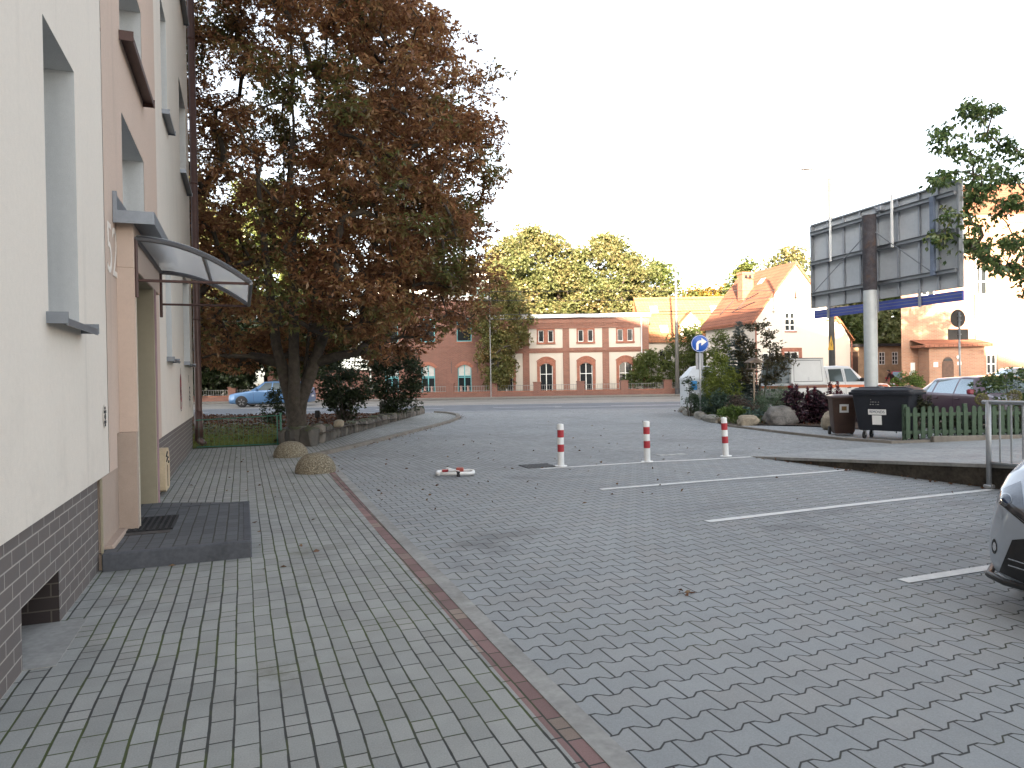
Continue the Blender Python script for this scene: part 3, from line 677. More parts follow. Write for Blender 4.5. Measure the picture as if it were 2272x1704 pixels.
for i in range(21):
    b = MB(); b.tube([(.14 + i * .135, -.06, .33), (.14 + i * .135, -.06, 1.09)], .011, 6); b.build('bar', M_steel, rl)
b = MB(); b.box((-.05, -.11, 0), (.05, -.01, .05), bev=.01); b.build('base_plate', M_steel, rl)

M_pk = mat('green_wood', (0.048, 0.08, 0.048), 0.8, var=0.3, scale=9, bmp=0.2)
pf = empty('picket_fence', (8.45, 15.12, 0), R(1.5), label='low green wooden picket fence with rounded tops beside the dark bins', cat='fence')
me0 = None
for i in range(38):
    if me0 is None:
        b = MB(); pol = [(-.045, .06), (.045, .06), (.045, .70)] + [(.045 * math.cos(k * math.pi / 6), .70 + .05 * math.sin(k * math.pi / 6)) for k in range(1, 6)] + [(-.045, .70)]
        b.prism(pol, lambda u, v, d: (u, d, v), 0, .02); o = b.build('picket', M_pk, pf); me0 = o.data
    else: o = link('picket', me0, None, pf)
    o.location = (.05 + i * .158 + random.gauss(0, .008), -.022, random.gauss(0, .012)); o.rotation_euler = (0, random.gauss(0, .012), 0)
for z in (.2, .58):
    b = MB(); b.box((-.02, 0, z - .035), (5.9, .03, z + .035)); b.build('rail', M_pk, pf)
for i in range(5):
    b = MB(); b.box((i * 1.32 - .02, .032, -.05), (i * 1.32 + .06, .1, .8)); b.build('post', M_pk, pf)
b = MB(); b.box((8.9, 14.86, -.05), (14.5, 14.98, .13), bev=.012)
tag(b.build('fence_kerb', M_kerbold), 'long raised concrete edging running in front of the green picket fence', 'edging')

M_bin = mat('anthracite_plastic', (0.012, 0.014, 0.021), 0.5, var=0.2, scale=4)
def loft(b, rings):
    n = len(rings[0]); vs = [p for r in rings for p in r]; fs = []
    for i in range(len(rings) - 1):
        for k in range(n): fs.append((i * n + k, i * n + (k + 1) % n, (i + 1) * n + (k + 1) % n, (i + 1) * n + k))
    fs += [tuple(range(n - 1, -1, -1)), tuple((len(rings) - 1) * n + k for k in range(n))]
    b.add(vs, fs)
def rrect(w_, d_, z, r=.06, k=3, cx=0, cy=0):
    out = []
    for sx, sy, a0 in ((1, 1, 0), (-1, 1, 90), (-1, -1, 180), (1, -1, 270)):
        for i in range(k + 1):
            a = R(a0 + 90 * i / k); out.append((cx + sx * (w_ / 2 - r) + r * math.cos(a), cy + sy * (d_ / 2 - r) + r * math.sin(a), z))
    return out
dp = empty('wheeled_container', (8.45, 15.85, 0), R(-48), label='large dark grey four wheeled waste container with white REMONDIS sticker', cat='waste container')
b = MB(); loft(b, [rrect(1.02, .58, .20), rrect(1.06, .62, .24), rrect(1.24, .76, .98), rrect(1.26, .78, 1.02)]); b.build('body', M_bin, dp, auto=35)
b = MB(); loft(b, [rrect(1.36, .88, 1.0, .08), rrect(1.38, .90, 1.02, .08), rrect(1.38, .90, 1.06, .08), rrect(1.34, .86, 1.07, .08)]); b.build('rim', M_bin, dp, auto=35)
b = MB(); loft(b, [rrect(1.30, .84, 1.072, .08), rrect(1.30, .84, 1.11, .1), rrect(1.2, .7, 1.155, .16), rrect(.9, .4, 1.17, .16)]); b.box((-.5, -.3, 1.14), (-.05, .3, 1.178), bev=.01); b.box((.05, -.3, 1.14), (.5, .3, 1.178), bev=.01); b.build('lid', M_bin, dp, auto=30)
for x in (-.3, .3):
    b = MB(); b.box((x - .06, .34, 1.1), (x + .06, .46, 1.2), bev=.02); b.build('hinge', M_bin, dp)
for x in (-.42, .42):
    for y in (-.2, .2):
        M_ = Matrix.Translation((x, y, .085)) @ Matrix.Rotation(R(90), 4, 'Y') @ Matrix.Rotation(0, 4, 'X'); b = MB(); b.lathe([(.05, -.022), (.085, -.018), (.085, .018), (.05, .022)], 16, M_)
        wh = b.build('wheel', M_black, dp, auto=40); b = MB(); b.box((x - .03, y - .015, .085), (x + .03, y + .04, .21)); b.build('castor_fork', M_steel, wh)
b = MB(); sl = math.atan2(.07, .74); Ms = Matrix.Translation((-.08, -.3645, .62)) @ Matrix.Rotation(sl, 4, 'X')
b.box((-.19, -.004, -.06), (.19, 0, .06), Ms); stc = b.build('sticker', M_white, dp)
text('lettering', 'REMONDIS', .088, mat('navy_ink', (0.02, 0.03, 0.07), 0.6), stc, tuple(Ms @ Vector((0, -.0055, 0))), (R(90) + sl, 0, 0), .001, .74)
b = MB(); Ms = Matrix.Translation((-.09, -.349, .44)) @ Matrix.Rotation(sl, 4, 'X'); b.box((-.1, -.003, -.105), (.1, 0, .105), Ms); b.build('notice', M_white, dp)
b = MB()
for k in range(9): b.box((-.22 + (k % 4) * .055 + random.gauss(0, .01), -.394 - .003, .78 + (k // 4) * .055), (-.20 + (k % 4) * .055, -.376, .795 + (k // 4) * .055))
b.build('scuffs', M_kerb, dp)
bb = empty('brown_bin', (7.98, 17.0, 0), R(-14), label='brown wheelie bin with square white notice left of the dark container', cat='bin')
M_bb = mat('brown_plastic', (0.055, 0.027, 0.018), 0.5, var=0.2, scale=4)
b = MB(); loft(b, [rrect(.40, .44, .05, .05), rrect(.46, .5, .12, .05), rrect(.56, .62, .86, .05), rrect(.60, .66, .88, .05), rrect(.60, .66, .92, .05)]); b.build('body', M_bb, bb, auto=35)
b = MB(); loft(b, [rrect(.63, .70, .922, .05), rrect(.63, .70, .955, .05), rrect(.5, .55, .985, .1)]); b.build('lid', mat('worn_brown', (0.13, 0.10, 0.10), 0.35, var=0.2), bb, auto=35)
b = MB(); Ms = Matrix.Translation((-.02, -.292, .66)) @ Matrix.Rotation(math.atan2(.06, .74), 4, 'X'); b.box((-.1, -.006, -.1), (.1, .0, .1), Ms); b.build('notice', M_white, bb)
b = MB(); b.box((-.055, -.008, -.05), (.055, -.0065, .05), Ms); b.build('notice_picture', mat('label_brown', (0.25, 0.14, 0.05), 0.6), bb)
for x in (-.25, .25):
    b = MB(); b.lathe([(.05, -.03), (.1, -.025), (.1, .025), (.05, .03)], 16, Matrix.Translation((x, .25, .1)) @ Matrix.Rotation(R(90), 4, 'Y')); b.build('wheel', M_black, bb)

# bollards, barrier, grates, domes
M_bw = mat('bollard_white', (0.78, 0.78, 0.76), 0.35, var=0.04); M_br = mat('bollard_red', (0.42, 0.035, 0.045), 0.35, var=0.08)
def bollard(loc, lean, label):
    o = empty('bollard', loc, label=label, cat='bollard', group='striped bollards across the drive'); o.rotation_euler = (lean[0], lean[1], random.random())
    b = MB(); b.lathe([(.055, 0.001), (.055, .70), (.048, .715), (.02, .72)], 20); b.build('tube', M_bw, o, auto=40)
    for z in (.245, .49):
        b = MB(); b.lathe([(.0556, z), (.0565, z + .001), (.0565, z + .125), (.0556, z + .126)], 20); b.build('red_band', M_br, o, auto=40)
    b = MB(); b.lathe([(.105, 0), (.105, .012), (.058, .02)], 24); b.build('base_flange', M_bw, o, auto=40)
    return o
bollard((0.81, 11.93, 0), (0, R(0)), 'red and white striped bollard nearest the open folding barrier and drain')
bollard((2.35, 12.32, 0), (0, R(-.6)), 'middle red and white striped bollard, between two others')
bollard((3.93, 12.98, 0), (0, R(-2.6)), 'leaning red and white striped bollard nearest the retaining wall')
fb = empty('folding_barrier', (-.92, 11.0, 0), R(4), label='white and red folding parking barrier lying flat on the paving', cat='parking barrier')
b = MB(); L_ = [(-.27 + .05, -.14), (.24, -.15), (.29, -.1), (.29, .1), (.24, .15), (-.22, .16), (-.27, .1), (-.27, -.09), (-.22, -.14)]
b.tube([(x, y, .045) for x, y in L_], .028, 8); b.build('loop', M_bw, fb, True)
b = MB(); b.box((.02, .02, .03), (.14, .16, .11), bev=.015); b.build('lock_case', mat('barrier_red', (0.35, 0.07, 0.05), 0.5), fb)
b = MB(); b.box((-.2, .1, .04), (-.1, .18, .08), bev=.01); b.build('red_sleeve', M_br, fb)
b = MB(); b.box((-.16, -.02, .075), (.05, .05, .085), Matrix.Rotation(R(14), 4, 'Y') @ Matrix.Rotation(R(-18), 4, 'Z')); b.build('flap', M_bw, fb)
b = MB(); b.box((.03, -.175, .0), (.085, -.11, .075), bev=.008); b.build('black_lock', M_black, fb)
dg = empty('drain_grate', (.42, 12.02, 0), R(20), label='dark iron drain grate beside the leftmost striped bollard', cat='drain grate')
M_iron = mat('cast_iron', (0.05, 0.05, 0.055), 0.6, 0.4, var=0.3)
b = MB(); b.box((-.27, -.22, -.02), (.27, .22, .0005)); b.build('pit', M_black, dg)
b = MB()
for i in range(9): b.box((-.25 + i * .0585, -.2, -.01), (-.22 + i * .0585, .2, .006))
for y in (-.22, -.01, .2): b.box((-.27, y, -.01), (.27, y + .025, .007))
b.build('bars', M_iron, dg)
mh = empty('manhole_slab', (3.03, 13.4, 0), R(20), label='pale concrete channel slab between the middle and leaning bollards', cat='slab')
b = MB()
for i in range(3): b.box((-.3 + i * .2, -.1, -.03), (-.13 + i * .2, .1, .003))
b.build('concrete_block', mat('pale_concrete', (0.42, 0.42, 0.41), 0.8), mh)
m, nt, bs = newmat('pebble_concrete'); co = coords(nt); v = nt.nodes.new('ShaderNodeTexVoronoi'); v.inputs['Scale'].default_value = 75; nt.links.new(co, v.inputs['Vector'])
c = ramp(nt, xyz(nt, v.outputs['Color'])[0], [(0, (0.15, 0.115, 0.07)), (.5, (0.30, 0.25, 0.17)), (1, (0.42, 0.37, 0.27))]); g_ = noise(nt, co, 3, 4)
c2 = mixc(nt, g_.step(.5, .75) * .5, c, (0.12, 0.105, 0.06)); dd = S(nt, v.outputs['Distance']); c3 = mixc(nt, dd.step(.35, .6) * .7, c2, (0.06, 0.05, 0.035))
nt.links.new(c3, bs.inputs['Base Color']); bs.inputs['Roughness'].default_value = .9; bump(nt, bs, dd * -1, .6, .008); M_peb = m
def dome(loc, r, h, label):
    b = MB(); b.lathe([(r * 1.0, -.02), (r, .02)] + [(r * math.cos(a) ** .9, .02 + (h - .02) * math.sin(a)) for a in [i * math.pi / 2 / 12 for i in range(1, 12)]] + [(.01, h)], 40)
    o = b.build('stone_dome', M_peb, smooth=True); o.location = loc; o.rotation_euler = (0, 0, random.random() * 6)
    tag(o, label, 'dome bollard', 'exposed pebble concrete domes on the pavement')
dome(LW(2.19, 5.35), .33, .32, 'pebble concrete half dome nearer the camera, overlapping the red border')
dome(LW(1.97, 8.15), .34, .31, 'pebble concrete half dome behind the other, closer to the green wire fence')
# green wire fence on the grass
M_gm = mat('green_metal', (0.06, 0.17, 0.12), 0.45, 0.3, var=0.1)
wf = empty('wire_fence', LW(0.06, 11.02), TH, label='low green framed wire fence between the block corner and the stone wall', cat='fence')
b = MB(); b.tube([(1.86, 0, -.02), (1.86, 0, .74)], .024, 8); b.tube([(1.86, 0, .73), (1.86, 0, .77)], .034, 8); b.build('post', M_gm, wf)
b = MB(); b.tube([(1.78, .02, -.02), (1.78, .02, .72)], .016, 6); b.build('post', M_gm, wf)
b = MB(); b.tube([(0, 0, .66), (1.86, 0, .71)], .013, 6); b.build('top_rail', M_gm, wf)
b = MB(); b.tube([(0, 0, .04), (1.86, 0, .03)], .013, 6); b.build('bottom_rail', M_gm, wf)
b = MB()
for i in range(17): b.tube([(.06 + i * .107, 0, .04), (.06 + i * .107, 0, .69)], .0026, 4)
for z in (.25, .46): b.tube([(0, 0, z), (1.86, 0, z + .01)], .002, 4)
b.build('wire_mesh', M_gm, wf)

# ================================================================== LEFT BED: soil, stone wall, grass, litter
def bedz(x, y):
    k = min(1, max(0, (-5.7 - x) / .3)) * min(1, max(0, (21.5 - y) / 2.5))
    e = min(1, max(0, (28 - y) / 8)); g = min(1, max(0, (x + 5.6) / .8))
    return .06 + .2 * e * (.55 + .45 * g) + .05 * mnoise.noise(Vector((x * .8, y * .8, .3))) * (1 - k) - (.22 * e * k + .05 * k)
bedp = [(-4.55, 17.0), (-4.45, 19.7), (-4.25, 24.6), (-4.0, 31.5), (-30, 31.9), (-30, 17.5), (-8.0, 17.6), (-5.65, 16.95)]
b = MB()
tri = tessellate_polygon([[Vector((x, y, 0)) for x, y in bedp]])
bm = bmesh.new(); vv = [bm.verts.new((x, y, .28)) for x, y in bedp]; bm.faces.new(vv); bmesh.ops.triangulate(bm, faces=bm.faces)
bmesh.ops.subdivide_edges(bm, edges=bm.edges, cuts=14, use_grid_fill=True)
for v in bm.verts:
    k = min(1, max(0, (-5.7 - v.co.x) / .3)) * min(1, max(0, (19.2 - v.co.y) / 1.6))      # falls to the lawn by the fence
    v.co.z = .28 + .07 * mnoise.noise(v.co * .8) - .26 * k
for v in bm.verts: v.co.z = bedz(v.co.x, v.co.y)
me = bpy.data.meshes.new('planting_bed'); bm.to_mesh(me); bm.free(); o = link('planting_bed', me, M_soil); o['kind'] = 'structure'
st(sheet('lawn_ground', [tuple(LW(-.2, 11.03))[:2], tuple(LW(2.05, 11.03))[:2], (-5.55, 17.4), (-6.3, 20), (-12, 20), (-9, 14)], -.002, mat('turf', (0.045, 0.06, 0.02), .95, var=.5, scale=4)))
M_stone0 = mat('field_stone', (0.125, 0.115, 0.10), .92, var=.55, scale=7, dirt=((0.05, 0.058, 0.022), .85), bmp=1.0)
M_stone, nt, bs = newmat('field_stones'); co = coords(nt); ge = nt.nodes.new('ShaderNodeNewGeometry'); n1 = noise(nt, co, 9, 4); n2 = noise(nt, co, 40, 3)
c = ramp(nt, S(nt, ge.outputs['Random Per Island']) * .6 + n1 * .25 + n2 * .15, [(.1, (0.05, 0.045, 0.04)), (.45, (0.105, 0.095, 0.082)), (.7, (0.165, 0.15, 0.13)), (.95, (0.22, 0.19, 0.155))])
c = mixc(nt, (xyz(nt, ge.outputs['Normal'])[2] * .5 + noise(nt, co, 3, 4)).step(.75, 1.0) * .8, c, (0.055, 0.065, 0.02)); nt.links.new(c, bs.inputs['Base Color']); bs.inputs['Roughness'].default_value = .95; bump(nt, bs, n1 + n2 * .5, .8, .02)
wp = [Vector((-5.60, 16.95, 0)), Vector((-5.32, 16.62, 0)), Vector((-4.95, 16.45, 0)), Vector((-4.72, 17.2, 0)), Vector((-4.66, 19.7, 0)), Vector((-4.42, 24.6, 0)), Vector((-4.15, 29, 0)), Vector((-4.0, 31.6, 0))]
b = MB(); k = 0
for a, c in zip(wp, wp[1:]):
    Ln = (c - a).length; s_ = 0; t = (c - a).normalized(); nrm = Vector((-t.y, t.x, 0))
    while s_ < Ln:
        ll = random.uniform(.16, .36); hgt = (.42 if (a + t * s_).y < 18 else .30) * random.uniform(.85, 1.12)
        cc = a + t * (s_ + ll / 2) + nrm * .1; bm = bmesh.new(); bmesh.ops.create_icosphere(bm, subdivisions=3, radius=1)
        ang = math.atan2(t.y, t.x); off = Vector((k * 3.1, k * 1.7, 0)); k += 1
        Mx = Matrix.Translation(cc + Vector((0, 0, hgt * .45))) @ Matrix.Rotation(ang + random.gauss(0, .06), 4, 'Z')
        for v in bm.verts:
            p = v.co; q = Vector([math.copysign(abs(x) ** .5, x) for x in p]) * (1 + .30 * mnoise.noise(p * 1.6 + off) + .14 * mnoise.noise(p * 4.1 + off))
            v.co = Mx @ Vector((q.x * ll * .51, q.y * .17, q.z * hgt * .56))
        b.add([v.co for v in bm.verts], [tuple(x.index for x in f.verts) for f in bm.faces]); bm.free(); s_ += ll
ws = b.build('stone_wall', M_stone, auto=50); tag(ws, 'low rough field stone wall edging the bed under the brown chestnut', 'stone wall')
M_grass = leaf_mat('grass_blades', [(0, (0.07, 0.11, 0.02)), (.6, (0.14, 0.17, 0.035)), (1, (0.25, 0.20, 0.06))], .4, .3)
def grass(name, poly_fn, n, hgt, label=None):
    P_ = np.array([poly_fn() for _ in range(n)]); D_ = RNG.normal(size=(n, 3)) * .45; D_[:, 2] = 1
    o = leaf_mesh(name, P_, D_, RNG.uniform(.5, 1.2, n) * hgt, .012, M_grass, None, .1); o['kind'] = 'stuff'; return o
def lawn_pt():
    p = LW(random.uniform(-1.5, 2.0), 11.06 + abs(random.gauss(0, 2.6))); return (p.x, p.y, max(-.002, bedz(p.x, p.y) if p.y > 17.6 else -.002))
grass('grass', lawn_pt, 16000, .11)
M_lit = leaf_mat('dead_leaves', [(0, (0.035, 0.013, 0.007)), (.4, (0.075, 0.026, 0.011)), (.75, (0.125, 0.046, 0.018)), (1, (0.19, 0.10, 0.035))], .15, .25, 1.0)
M_lit2 = leaf_mat('dry_leaves', [(0, (0.06, 0.03, 0.018)), (.5, (0.13, 0.06, 0.03)), (1, (0.24, 0.15, 0.07))], .15, .15, 1.0)
def litter(name, pts, L, m=None):
    n = len(pts); D_ = RNG.normal(size=(n, 3)); D_[:, 2] = np.abs(D_[:, 2]) * .25
    o = leaf_mesh(name, np.array(pts), D_, RNG.uniform(.6, 1.2, n) * L, RNG.uniform(.35, .6, n) * L, m or M_lit, None, .35); o['kind'] = 'stuff'; return o
pts = []
while len(pts) < 6500:
    x, y = random.uniform(-16, -4.1), random.uniform(16.8, 31.5)
    if x > -4.75 + (y - 17) * .04: continue
    if y < 19.6 and x < -5.6 and random.random() < .7: continue
    pts.append((x, y, bedz(x, y) + random.uniform(.0, .035)))
for _ in range(500):
    p = LW(random.uniform(-1.0, 2.0), 11.9 + abs(random.gauss(0, 1.8))); pts.append((p.x, p.y, max(.01, bedz(p.x, p.y)) + random.random() * .03))
litter('leaf_litter', pts, .12)
pts = []
for _ in range(130):
    y = 8 + abs(random.gauss(0, 7)); x = random.gauss(-.2, 2.6) + (y - 8) * .02
    if -4 + y * .03 < x < 6 and (x - BA.x) * NX.x + (y - BA.y) * NX.y > 2.5: pts.append((x, y, .004))
for _ in range(70): t = random.uniform(.2, 7); p = wl0 + wdir * t - edir * abs(random.gauss(.02, .12)); pts.append((p.x, p.y, .006))
for _ in range(90): t = random.randrange(2, 9); p = curve[t].lerp(curve[t + 1], random.random()); pts.append((p.x + .14 + abs(random.gauss(0, .1)), p.y, .006))
for _ in range(30): p = LW(random.uniform(.3, 2.2), random.uniform(-2, 10.5)); pts.append((p.x, p.y, .006))
p = G(1522, 1316); pts += [(p.x + random.gauss(0, .03), p.y + random.gauss(0, .02), .008) for _ in range(5)]
litter('fallen_leaves', pts, .06, M_lit2)

# ================================================================== ACROSS THE STREET: brick houses
M_brick = brick_mat('red_brick', (0.25, 0.10, 0.065), (0.19, 0.075, 0.05), (0.22, 0.155, 0.125), .26, .08, .010, .25)
M_hall = brick_mat('hall_brick', (0.42, 0.215, 0.13), (0.36, 0.175, 0.105), (0.36, 0.28, 0.21), .26, .08, .010, .25)
M_brick2 = brick_mat('dark_red_brick', (0.195, 0.075, 0.052), (0.145, 0.056, 0.038), (0.165, 0.115, 0.095), .26, .08, .012, .25)
M_brickp = mat('plain_brick', (0.27, 0.11, 0.072), .85, var=.25, scale=5)
M_render = plaster('cream_render', (0.52, 0.475, 0.41))
M_teal = mat('teal_paint', (0.10, 0.33, 0.36), .5, var=.08)
M_curtain = mat('curtain', (0.42, 0.42, 0.40), .9, var=.15, scale=3)
M_dark = mat('dark_interior', (0.02, 0.02, 0.022), .4)
M_roofw = mat('pale_sheet_metal', (0.55, 0.55, 0.55), .5, .3, var=.05)
PF = lambda u, v, d: (u, d, v)
def arch_pts(u0, u1, v, rise, n=8):
    return [(u0 + (u1 - u0) * i / n, v + rise * (1 - (2 * i / n - 1) ** 2)) for i in range(n + 1)]
ah = empty('arched_brick_house', (0, 58, 0), label='two storey brick house with cream panels, arched windows and flat roof', cat='house')
x0, x1, zt = -1.77, 11.33, 6.62
bays = [(-1.8, .92), (1.47, 4.24), (4.78, 7.50), (8.05, 10.75)]
hl = []
for a, c in bays:
    m_ = 2.86 + (a - 1.47) * 1.0; m_ = (a + c) / 2
    hl += [(m_ - .53, m_ + .53, .35, 2.72), (m_ - .62, m_ - .18, 4.46, 5.43), (m_ + .18, m_ + .62, 4.46, 5.43)]
b = MB(); facade(b, [(a, c, 0, 3.56) for a, c in bays] + [(a, c, 3.96, 5.57) for a, c in bays], x0, x1, 0, zt - .2, .06, PF)
b.box((x0, .0, 5.57), (x1 + .02, -.06, 5.72)); b.box((x0, 0, 6.0), (x1 + .03, -.1, 6.38)); b.box((x0, 0, 3.70), (x1, -.05, 3.84)); b.box((x1 - .6, 0, 0), (x1 + .0, -.045, 5.57))
b.quad((x1, 0, 0), (x1, 9, 0), (x1, 9, zt - .2), (x1, 0, zt - .2))
for i in range(66): b.box((x0 + .05 + i * .2, -.005, 5.76), (x0 + .15 + i * .2, -.085, 6.0))
b.build('brick_wall', M_brick, ah)
b = MB()
for (a, c), (h1, h2, h3) in zip(bays, [hl[i * 3:i * 3 + 3] for i in range(4)]):
    facade(b, [h1], a, c, 0, 3.56, .25, lambda u, v, d: (u, d + .06, v)); facade(b, [h2, h3], a, c, 3.96, 5.57, .25, lambda u, v, d: (u, d + .06, v))
b.build('cream_panel', M_render, ah)
for (a, c) in bays:
    m_ = (a + c) / 2; b = MB()
    out = [(m_ - .77, .30), (m_ - .77, 2.82)] + arch_pts(m_ - .77, m_ + .77, 2.82, .34)[1:-1] + [(m_ + .77, 2.82), (m_ + .77, .3)]
    inn = [(m_ - .53, .30), (m_ - .53, 2.45)] + arch_pts(m_ - .53, m_ + .53, 2.45, .27)[1:-1] + [(m_ + .53, 2.45), (m_ + .53, .3)]
    for i in range(len(out) - 1):
        q = [out[i], out[i + 1], inn[i + 1], inn[i]]; b.prism(q, PF, .0, .30)
    t_ = arch_pts(m_ - .80, m_ + .80, 2.82, .34); t2 = arch_pts(m_ - .80, m_ + .80, 2.92, .36)
    for i in range(8): b.prism([t_[i], t_[i + 1], t2[i + 1], t2[i]], PF, -.04, .05)
    b.build('brick_surround', M_brickp, ah); b = MB()
    for (e, f, g_, h_) in ((m_ - .75, m_ + .75, 5.43, 5.56), (m_ - .75, m_ - .62, 4.44, 5.429), (m_ + .62, m_ + .75, 4.44, 5.429), (m_ - .18, m_ + .18, 4.44, 5.429)): b.box((e, .01, g_), (f, .2, h_))
    b.box((m_ - .78, -.05, 4.28), (m_ + .78, .2, 4.439)); b.build('brick_surround', M_brickp, ah)
    window(ah, PF, m_ - .53, m_ + .53, .35, 2.72, .20, M_white, M_glass, 2, [.62], .055)
    for s_ in (-1, 1): window(ah, PF, m_ + s_ * .4 - .22, m_ + s_ * .4 + .22, 4.46, 5.43, .16, M_white, M_glass, 1, 1, .05)
b = MB(); b.box((x0 - .1, -.35, 6.40), (x1 + .12, 9, 6.66)); b.box((x0, -.42, 6.6), (x1 + .15, -.3, 6.72)); b.build('roof', M_roofw, ah)
b = MB(); b.tube([(10.72, -.12, 6.5), (10.72, -.12, .1)], .055, 8); b.build('downpipe', M_roofw, ah, True)
b = MB(); b.lathe([(.02, 3.25), (.13, 3.38), (.16, 3.52), (.15, 3.55)], 12, Matrix.Translation((11.05, -.1, 0))); b.build('wall_lamp', M_white, ah, True)
# neighbouring red house with teal windows
th_ = empty('teal_window_house', (0, 58, 0), label='taller red brick house with teal windows and glazed attic behind the chestnut', cat='house')
tx0, tx1 = -11.6, -1.80
ups = [(-4.5 - 3.03 * k, -3.27 - 3.03 * k, 4.62, 6.55) for k in range(3)]; los = [(-4.46 - 3.0 * k, -3.34 - 3.0 * k, .40, 2.72) for k in range(3)]
b = MB(); facade(b, ups + los, tx0, tx1, 0, 8.0, .22, PF); b.box((tx0, 0, 3.72), (tx1, -.05, 3.86)); b.box((tx0, 0, 4.16), (tx1, -.04, 4.24))
b.quad((tx1, 0, 0), (tx1, 9, 0), (tx1, 9, 8), (tx1, 0, 8)); b.quad((tx0, 0, 0), (tx0, 9, 0), (tx0, 9, 8), (tx0, 0, 8)); b.build('brick_wall', M_brick2, th_)
b = MB(); b.box((tx0 - .1, -.15, 8.0), (tx1 + .1, 9, 8.2)); b.build('cornice', M_roofw, th_)
for h in ups:
    window(th_, PF, *h, .14, M_teal, M_glass, 1, 1, .08); b = MB(); b.box((h[0] - .08, -.07, h[2] - .1), (h[1] + .08, .1, h[2] - .002)); b.build('window_sill', M_brickp, th_)
for h in los:
    o = window(th_, PF, *h, .12, M_teal, M_glass, 2, [.55, .6], .07)
    b = MB(); b.box((h[0] + .08, .125, h[2] + 1.4), (h[1] - .08, .128, h[3] - .06)); b.build('curtain', M_curtain, o)
    b = MB(); u0, u1 = h[0] - .02, h[1] + .02; b.prism([(u0, 2.74), (u0, 2.42)] + arch_pts(u0, u1, 2.42, .28) + [(u1, 2.74)], PF, .003, .2); b.build('arch_brick', M_brickp, th_)
    b = MB(); o_, i_ = arch_pts(h[0] - .22, h[1] + .22, 2.58, .42), arch_pts(h[0] - .02, h[1] + .02, 2.43, .28)
    for i in range(8): b.prism([o_[i], o_[i + 1], i_[i + 1], i_[i]], PF, -.03, .002)
    b.build('brick_arch', M_brickp, th_)
    for u in (h[0] + .25, h[1] - .3):   # small dolls on the sill
        b = MB(); b.lathe([(.07, .5), (.09, .62), (.04, .8), (.06, .86), (.05, .96), (.01, 1.0)], 8, Matrix.Translation((u, .10, 0))); b.build('window_doll', mat('doll', (0.5, 0.3, 0.25), .8, var=.4, scale=4), th_)
b = MB(); facade(b, [(tx0 + .4 + k * 1.55, tx0 + 1.75 + k * 1.55, 8.45, 9.75) for k in range(6)], tx0 + .1, tx1, 8.2, 9.9, .2, lambda u, v, d: (u, d + .6, v)); b.quad((tx1, .6, 8.2), (tx1, 8, 8.2), (tx1, 8, 9.9), (tx1, .6, 9.9)); b.build('attic_wall', M_roofw, th_)
for k in range(6): window(th_, lambda u, v, d: (u, d + .6, v), tx0 + .4 + k * 1.55, tx0 + 1.75 + k * 1.55, 8.45, 9.75, .1, M_teal, M_glass, 2, 2, .06)
b = MB(); b.add([(tx0 - .3, .1, 9.9), (tx1 + .35, .1, 9.9), (tx1 + .35, 8.5, 10.5), (tx0 - .3, 8.5, 10.5), (tx0 - .3, .1, 10.2), (tx1 + .35, .1, 10.2), (tx1 + .35, 8.5, 10.9), (tx0 - .3, 8.5, 10.9)], [(0, 1, 5, 4), (1, 2, 6, 5), (2, 3, 7, 6), (3, 0, 4, 7), (4, 5, 6, 7), (0, 3, 2, 1)]); b.build('roof', M_roofw, th_)
b = MB(); b.box((-2.5, -.12, 3.45), (-2.2, -.002, 3.72), bev=.02); b.build('alarm_box', M_white, th_)
b = MB()
for u in (-5.0, -2.85): b.box((u, -.02, 2.0), (u + .04, -.005, 3.0))
b.build('iron_anchor', M_iron, th_)
b = MB(); b.box((-20, 57.6, 0), (-11.7, 57.9, 2.36)); b.box((-20, 57.55, 2.36), (-11.7, 57.95, 2.42))
tag(b.build('yard_wall', M_brick2), 'plain brick yard wall beside the teal windowed house, under bright sky', 'wall')

# garden wall with pillars and iron railing along the far pavement
gw = empty('garden_wall', (0, 55.45, 0), label='low red brick garden wall with pillars and iron railing along the far pavement', cat='wall')
pil = [12.3 - 3.44 * k for k in range(12)]; pil = [15.74] + pil
b = MB(); b.box((pil[-1], 0, 0), (16.5, .3, .45)); b.build('low_wall', M_brick2, gw)
b = MB(); b.box((pil[-1], -.03, .452), (16.5, .33, .51)); b.build('coping', M_brickp, gw)
mep = mer = None
for i, x in enumerate(pil):
    if mep is None:
        q = MB(); q.box((-.3, -.05, 0), (.3, .36, 1.14)); q.box((-.34, -.09, 1.14), (.34, .4, 1.22)); o = q.build('pillar', M_brick2, gw); mep = o.data
        q = MB()
        for k in range(15): q.tube([(.4 + k * .19, .15, .5), (.4 + k * .19, .15, 1.0)], .014, 4)
        q.tube([(.3, .15, .95), (3.14, .15, .95)], .018, 4); q.tube([(.3, .15, .58), (3.14, .15, .58)], .018, 4); o2 = q.build('railing', mat('pale_iron', (0.28, 0.28, 0.27), .5, .4), gw); mer = o2.data
    else: o = link('pillar', mep, None, gw); o2 = link('railing', mer, None, gw)
    o.location = (x, 0, 0); o2.location = (x - 3.44, 0, 0)
    if i == len(pil) - 1: bpy.data.objects.remove(o2)

